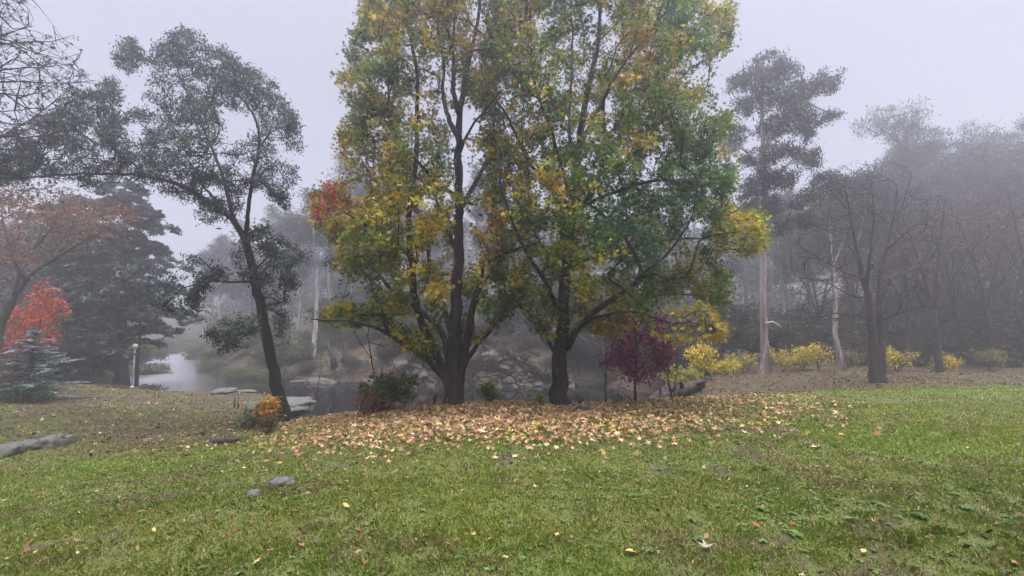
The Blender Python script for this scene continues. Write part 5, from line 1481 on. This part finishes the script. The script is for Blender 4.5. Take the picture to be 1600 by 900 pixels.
def far_forest():
    rng = np.random.default_rng(301)
    t = Tubes(); pos, col = [], []
    for i in range(420):
        Y = rng.uniform(54, 150)
        px = rng.uniform(-150, 1780)
        if 215 < px < 345 and rng.uniform() < .92: continue
        b = at(px, Y)
        if pond_sd(b[0], b[1]) < 1.5: continue
        h = rng.uniform(11, 19) * (1.1 if px > 1250 else .9)
        d = rng.normal(0, .4, 2)
        t.add([b - np.array([0, 0, .3]), b + np.array([d[0], d[1], h * .5]), b + np.array([d[0] * 2, d[1] * 2, h * .95])], [.24, .17, .05], 5, 0, False)
        tone = np.array(FOG_G[int(rng.integers(0, 3))]) * rng.uniform(.8, 1.3)
        for k in range(int(rng.integers(8, 14))):
            f = rng.uniform(.25, 1)
            a = rng.uniform(0, 6.283); rr = rng.uniform(.2, 1) * 3.4 * (1.25 - .7 * f)
            c = b + np.array([d[0] * 2 * f + rr * math.cos(a), rr * math.sin(a), h * f])
            m = 46
            u = rng.normal(0, 1, (m, 3)) * np.array([1.0, 1.0, .7]) * rng.uniform(.6, 1.1)
            pos.append(c + u); col.append(np.repeat(tone[None], m, 0) * np.exp(rng.normal(0, .15, (m, 1))))
        for k in range(5):
            c = b + np.array([rng.normal(0, 2.5), rng.normal(0, 2), rng.uniform(.3, 1.6)])
            m = 30
            pos.append(c + rng.normal(0, 1, (m, 3)) * np.array([1.1, 1.1, .6])); col.append(np.repeat(np.array([UG[1]]), m, 0))
    root = empty('far_forest', (0, 70, 0), 'far wood fading into the fog on the hillside beyond the pond', 'forest')
    root['kind'] = 'stuff'
    a = t.obj('trunks', M['grey_bark'], root); a['kind'] = 'stuff'
    b = leaves('foliage', np.concatenate(pos), .75, np.concatenate(col), 'spray', M['leaf'], root, rng); b['kind'] = 'stuff'

far_forest()

# ------------------------------------------------------------------ fallen leaves
TAN = [(0.19, 0.115, 0.060), (0.28, 0.18, 0.094), (0.37, 0.255, 0.14), (0.21, 0.108, 0.054), (0.10, 0.058, 0.036), (0.33, 0.24, 0.08)]

def carpet():
    rng = np.random.default_rng(401)
    n = 120000
    x = rng.uniform(-8, 9, n); y = rng.uniform(5.5, 15.0, n)
    z = H(x, y)
    px, py = proj(np.stack([x, y, z], -1))
    q = np.stack([x, y, 0 * x], -1)
    core = np.exp(-((px - 770) / 205) ** 2) * sstep(712, 655, py)
    wing = .26 * np.exp(-(((px - 1000) / 130) ** 2)) * sstep(705, 655, py) + .34 * np.exp(-(((px - 540) / 110) ** 2)) * sstep(735, 670, py) + .12 * np.exp(-(((px - 1230) / 110) ** 2)) * sstep(700, 650, py)
    thin = .020 * sstep(430, 520, px) * sstep(1330, 1200, px) * sstep(780, 700, py)
    w = np.clip(np.clip(core, 0, 1) * 1.0 + wing, 0, 1) * (0.35 + .9 * fbm(q * 1.3, 3, 6)) + thin
    w = np.where((y > 12.2), w * .8, w)
    keep = rng.uniform(0, 1, n) < np.clip(w, 0, 1) * .80
    x, y, z = x[keep], y[keep], z[keep]
    pos = np.stack([x, y, z + .022 + rng.uniform(0, .03, len(x))], -1)
    o = leaves('fallen_leaves', pos, .067 * np.exp(rng.normal(0, .32, len(pos))), pick_cols(pos, rng, TAN, [2, 2.4, 1.5, 1.4, 1.2, .6], 2.2, 41, .28), 'star', M['dry_leaf'], None, rng, flat=.6)
    tag(o, 'carpet of tan and yellow fallen leaves round the two big trunks', 'leaf litter', kind='stuff')

carpet()

def litter():
    rng = np.random.default_rng(402)
    out, cl = [], []
    def scatter(n, fx, size, pal, wfun):
        x, y = fx(n)
        z = H(x, y)
        px, py = proj(np.stack([x, y, z], -1))
        k = rng.uniform(0, 1, len(x)) < wfun(x, y, px, py)
        p = np.stack([x, y, z + .02], -1)[k]
        out.append(np.concatenate([p, np.full((len(p), 1), size) * np.exp(rng.normal(0, .3, (len(p), 1)))], 1)); cl.append(pick_cols(p, rng, pal, None, 2, 5, .25))
    BR = [(0.072, 0.044, 0.027), (0.11, 0.068, 0.038), (0.15, 0.10, 0.054), (0.052, 0.035, 0.022)]
    # brown strip under the bare trees, left lawn, thin scatter over the near grass
    scatter(16000, lambda n: (rng.uniform(4, 26, n), rng.uniform(11, 25, n)), .085, BR, lambda x, y, px, py: sstep(13, 17.5, y - .06 * x) * .8)
    scatter(14000, lambda n: (rng.uniform(-26, -4, n), rng.uniform(8, 27, n)), .085, BR + [(0.30, 0.20, 0.12)], lambda x, y, px, py: (pond_sd(x, y) > 1.0) * sstep(-3, -7, x) * .55 * fbm(np.stack([x, y, x * 0], -1) * .5, 3, 3) * 1.6)
    scatter(6500, lambda n: (rng.uniform(-9, 10, n), rng.uniform(2.4, 9, n)), .034, BR + [(0.22, 0.155, 0.09), (0.15, 0.06, 0.035)], lambda x, y, px, py: .25 + .55 * fbm(np.stack([x, y, x * 0], -1) * .9, 3, 31))
    scatter(26000, lambda n: (rng.uniform(-22, 12, n), rng.uniform(31.5, 46, n)), .17, [(0.10, 0.062, 0.050), (0.17, 0.105, 0.088), (0.06, 0.042, 0.036), (0.05, 0.05, 0.028)], lambda x, y, px, py: (pond_sd(x, y) > .4) * (.25 + .9 * (fbm(np.stack([x, y, 0 * x], -1) * .7, 3, 3) > .45)))
    a = np.concatenate(out)
    o = leaves('leaf_litter', a[:, :3], a[:, 3], np.concatenate(cl), 'oval', M['dry_leaf'], None, rng, flat=.5)
    tag(o, 'brown leaf litter strewn over the lawns and banks', 'leaf litter', kind='stuff')

litter()

def single_leaves():
    rng = np.random.default_rng(403)
    cols = [(0.20, 0.12, 0.066), (0.27, 0.185, 0.11), (0.15, 0.075, 0.04), (0.30, 0.22, 0.07), (0.19, 0.065, 0.032)]
    spots = [(540, 797), (637, 751), (630, 686), (412, 717), (420, 725), (436, 727), (347, 741), (480, 776), (560, 838), (512, 843), (459, 805), (705, 766), (690, 814), (585, 733), (500, 722), (618, 742),
             (352, 868), (400, 888), (560, 872), (60, 888), (120, 852), (240, 835), (700, 857), (740, 842), (790, 880), (870, 845), (930, 820), (985, 870), (1180, 828), (1247, 700), (1370, 698), (1183, 761), (1262, 737), (1350, 870), (1585, 890), (1475, 699), (1530, 745), (1100, 735), (1040, 720), (955, 735), (830, 748)]
    for i, (px, py) in enumerate(spots):
        b = G(px, py)
        k = int(rng.integers(0, 5))
        o = leaves('fallen_leaf', [b + np.array([0, 0, .035])], .062 * rng.uniform(.75, 1.25), [cols[k]], 'star' if i % 3 else 'oval', M['dry_leaf'], None, rng, flat=.35)
        tag(o, 'single dry leaf lying apart on the near grass', 'leaf', 'single dry leaves on the near grass')
    b = G(1103, 864)
    o = leaves('fallen_leaf', [b + np.array([0, 0, .045])], .105, [(0.20, 0.175, 0.13)], 'star', M['dry_leaf'], None, rng, flat=.12)
    tag(o, 'pale star shaped leaf, the brightest, on the near grass beside the weeds', 'leaf')

single_leaves()

# ------------------------------------------------------------------ grass and weeds
def grass():
    rng = np.random.default_rng(501)
    P_, L_, W_, C_ = [], [], [], []
    for y0, y1, dens, ln, wd in [(2.35, 3.4, 13000, .028, .0026), (3.4, 5.0, 7000, .030, .0036), (5.0, 7.5, 3200, .031, .0055), (7.5, 11.0, 1300, .034, .0085), (11, 17, 420, .038, .014), (17, 27, 110, .045, .024)]:
        hw = lambda y: 1.24 * y + .4
        area = (hw(y0) + hw(y1)) * (y1 - y0)
        n = int(area * dens)
        y = rng.uniform(y0, y1, n); x = rng.uniform(-1, 1, n) * hw(y1)
        k = np.abs(x) < hw(y); x, y = x[k], y[k]
        z = H(x, y)
        li, so, lu = zones(x, y, z)
        q = np.stack([x, y, 0 * x], -1)
        tuft = fbm(q * 7.0, 2, 61)
        patch = fbm(q * .8, 3, 63)
        keep = rng.uniform(0, 1, len(x)) < np.clip((1 - .80 * so) * (1 - .60 * li) * (.62 + .5 * sstep(.35, .6, tuft)), 0, 1)
        keep &= pond_sd(x, y) > 1.2
        x, y, z, li, so, lu, tuft, patch, q = [a[keep] for a in (x, y, z, li, so, lu, tuft, patch, q)]
        m = len(x)
        px, py = proj(np.stack([x, y, z], -1))
        tall = 1 + .8 * sstep(.5, .62, tuft) * np.exp(-(((px - 1480) / 170) ** 2 + ((py - 840) / 70) ** 2)) * (tuft > .52)
        lens = ln * np.exp(rng.normal(0, .35, m)) * (.7 + .7 * tuft) * tall * (.8 + .3 * lu)
        base = np.stack([x, y, z - .004], -1)
        P_.append(base); L_.append(lens); W_.append(np.full(m, wd) * rng.uniform(.7, 1.3, m))
        g1 = np.array([0.100, 0.140, 0.022]); g2 = np.array([0.155, 0.225, 0.028]); g3 = np.array([0.215, 0.210, 0.042]); st = np.array([0.30, 0.25, 0.125]); ol = np.array([0.122, 0.095, 0.038])
        t = np.clip(lu + rng.normal(0, .25, m), 0, 1)[:, None]
        c = g1 * (1 - t) + g2 * t
        t = np.clip((patch - .42) * 3.2 + rng.normal(0, .18, m), 0, 1)[:, None]
        c = c * (1 - .45 * t) + g3 * .45 * t
        mossy = sstep(.56, .70, fbm(q * 1.9, 3, 67))[:, None] * .55
        c = c * (1 - mossy) + np.array([0.15, 0.115, 0.055]) * mossy
        t = np.clip(li * 1.1, 0, .92)[:, None]
        c = c * (1 - t) + ol * t
        s = rng.uniform(0, 1, m) < .09 + .14 * so + .10 * li
        c[s] = st * np.exp(rng.normal(0, .2, (s.sum(), 1)))
        C_.append(c * np.exp(rng.normal(0, .18, (m, 1))))
    b = np.concatenate(P_); ln = np.concatenate(L_)[:, None]; wd = np.concatenate(W_)[:, None]; c = np.concatenate(C_)
    m = len(b)
    a = rng.uniform(0, 2 * math.pi, m)
    d = np.stack([np.cos(a), np.sin(a), 0 * a], -1)
    s = np.stack([-np.sin(a), np.cos(a), 0 * a], -1)
    bend = rng.uniform(.25, 1.15, (m, 1))
    up = np.array([0, 0, 1.0])
    mid = b + up * ln * .55 + d * ln * .25 * bend
    tip = b + up * ln * (1 - .42 * bend) + d * ln * .75 * bend
    V = np.stack([b - s * wd, b + s * wd, mid + s * wd * .75, tip, mid - s * wd * .75], 1).reshape(-1, 3)
    F = np.arange(m)[:, None] * 5
    o = mesh_obj('grass', V, [F + np.array([[0, 1, 2, 3, 4]])], M['grass'], None, np.repeat(c, 5, axis=0))
    tag(o, 'short green lawn grass with bare worn patches', 'grass', kind='stuff')
    print('grass blades', m)

grass()

def weed_mesh(b, r, nl, rng, pos, ax, sz, col):
    for k in range(nl):
        a = k / nl * 6.283 + rng.uniform(-.3, .3)
        d = np.array([math.cos(a), math.sin(a), rng.uniform(.15, .6)])
        l_ = r * rng.uniform(.7, 1.2)
        pos.append(b + d * l_ * .5 + np.array([0, 0, .012])); ax.append(d); sz.append(l_)
        col.append(np.array([0.075, 0.122, 0.034]) * math.exp(rng.normal(0, .25)))

def weeds():
    rng = np.random.default_rng(601)
    pos, ax, sz, col = [], [], [], []
    n = 10500
    y = 2.4 + 7 * rng.uniform(0, 1, n) ** 1.1; x = rng.uniform(-1, 1, n) * (1.22 * y)
    z = H(x, y)
    px, py = proj(np.stack([x, y, z], -1))
    w = .10 + .9 * np.exp(-(((px - 1080) / 260) ** 2 + ((py - 735) / 50) ** 2)) + .5 * np.exp(-(((px - 1250) / 330) ** 2 + ((py - 800) / 60) ** 2)) + .25 * np.exp(-(((px - 640) / 260) ** 2 + ((py - 800) / 60) ** 2))
    cl = fbm(np.stack([x, y, 0 * x], -1) * 2.2, 2, 71)
    k = rng.uniform(0, 1, n) < w * sstep(.42, .6, cl) * .62
    for i in np.where(k)[0]:
        weed_mesh(np.array([x[i], y[i], z[i]]), rng.uniform(.016, .042), int(rng.integers(4, 8)), rng, pos, ax, sz, col)
    o = leaves('weeds', np.array(pos), np.array(sz), np.array(col), 'oval', M['grass'], None, rng, axis_dir=np.array(ax) * 6, nbias=(0, 0, 2.5))
    tag(o, 'bright green broad leaved weeds spread through the lawn', 'weeds', kind='stuff')
    for px, py, r in [(1085, 818, .10), (1255, 817, .10), (1240, 840, .12), (1375, 793, .13), (1420, 800, .10), (1190, 800, .11), (1090, 845, .10), (1015, 868, .09), (1490, 775, .10), (1440, 815, .12), (1510, 800, .13), (1580, 812, .12), (1330, 815, .10), (575, 823, .09), (615, 850, .08), (1160, 836, .08)]:
        pos, ax, sz, col = [], [], [], []
        b = G(px, py)
        weed_mesh(b, r * .52, 9, rng, pos, ax, sz, col)
        o = leaves('weed_rosette', np.array(pos), np.array(sz), np.array(col), 'oval', M['grass'], None, rng, axis_dir=np.array(ax) * 6, nbias=(0, 0, 2.5))
        tag(o, 'broad leaved weed rosette growing flat in the near lawn', 'weed', 'weed rosettes in the near lawn')

weeds()

# dark clod by the stout trunk and surface roots
rock('dark clod of earth on the leaves right of the stout trunk', 909, 643, 20, .12, 33, 0, .18, 'log', 'earth_clod')
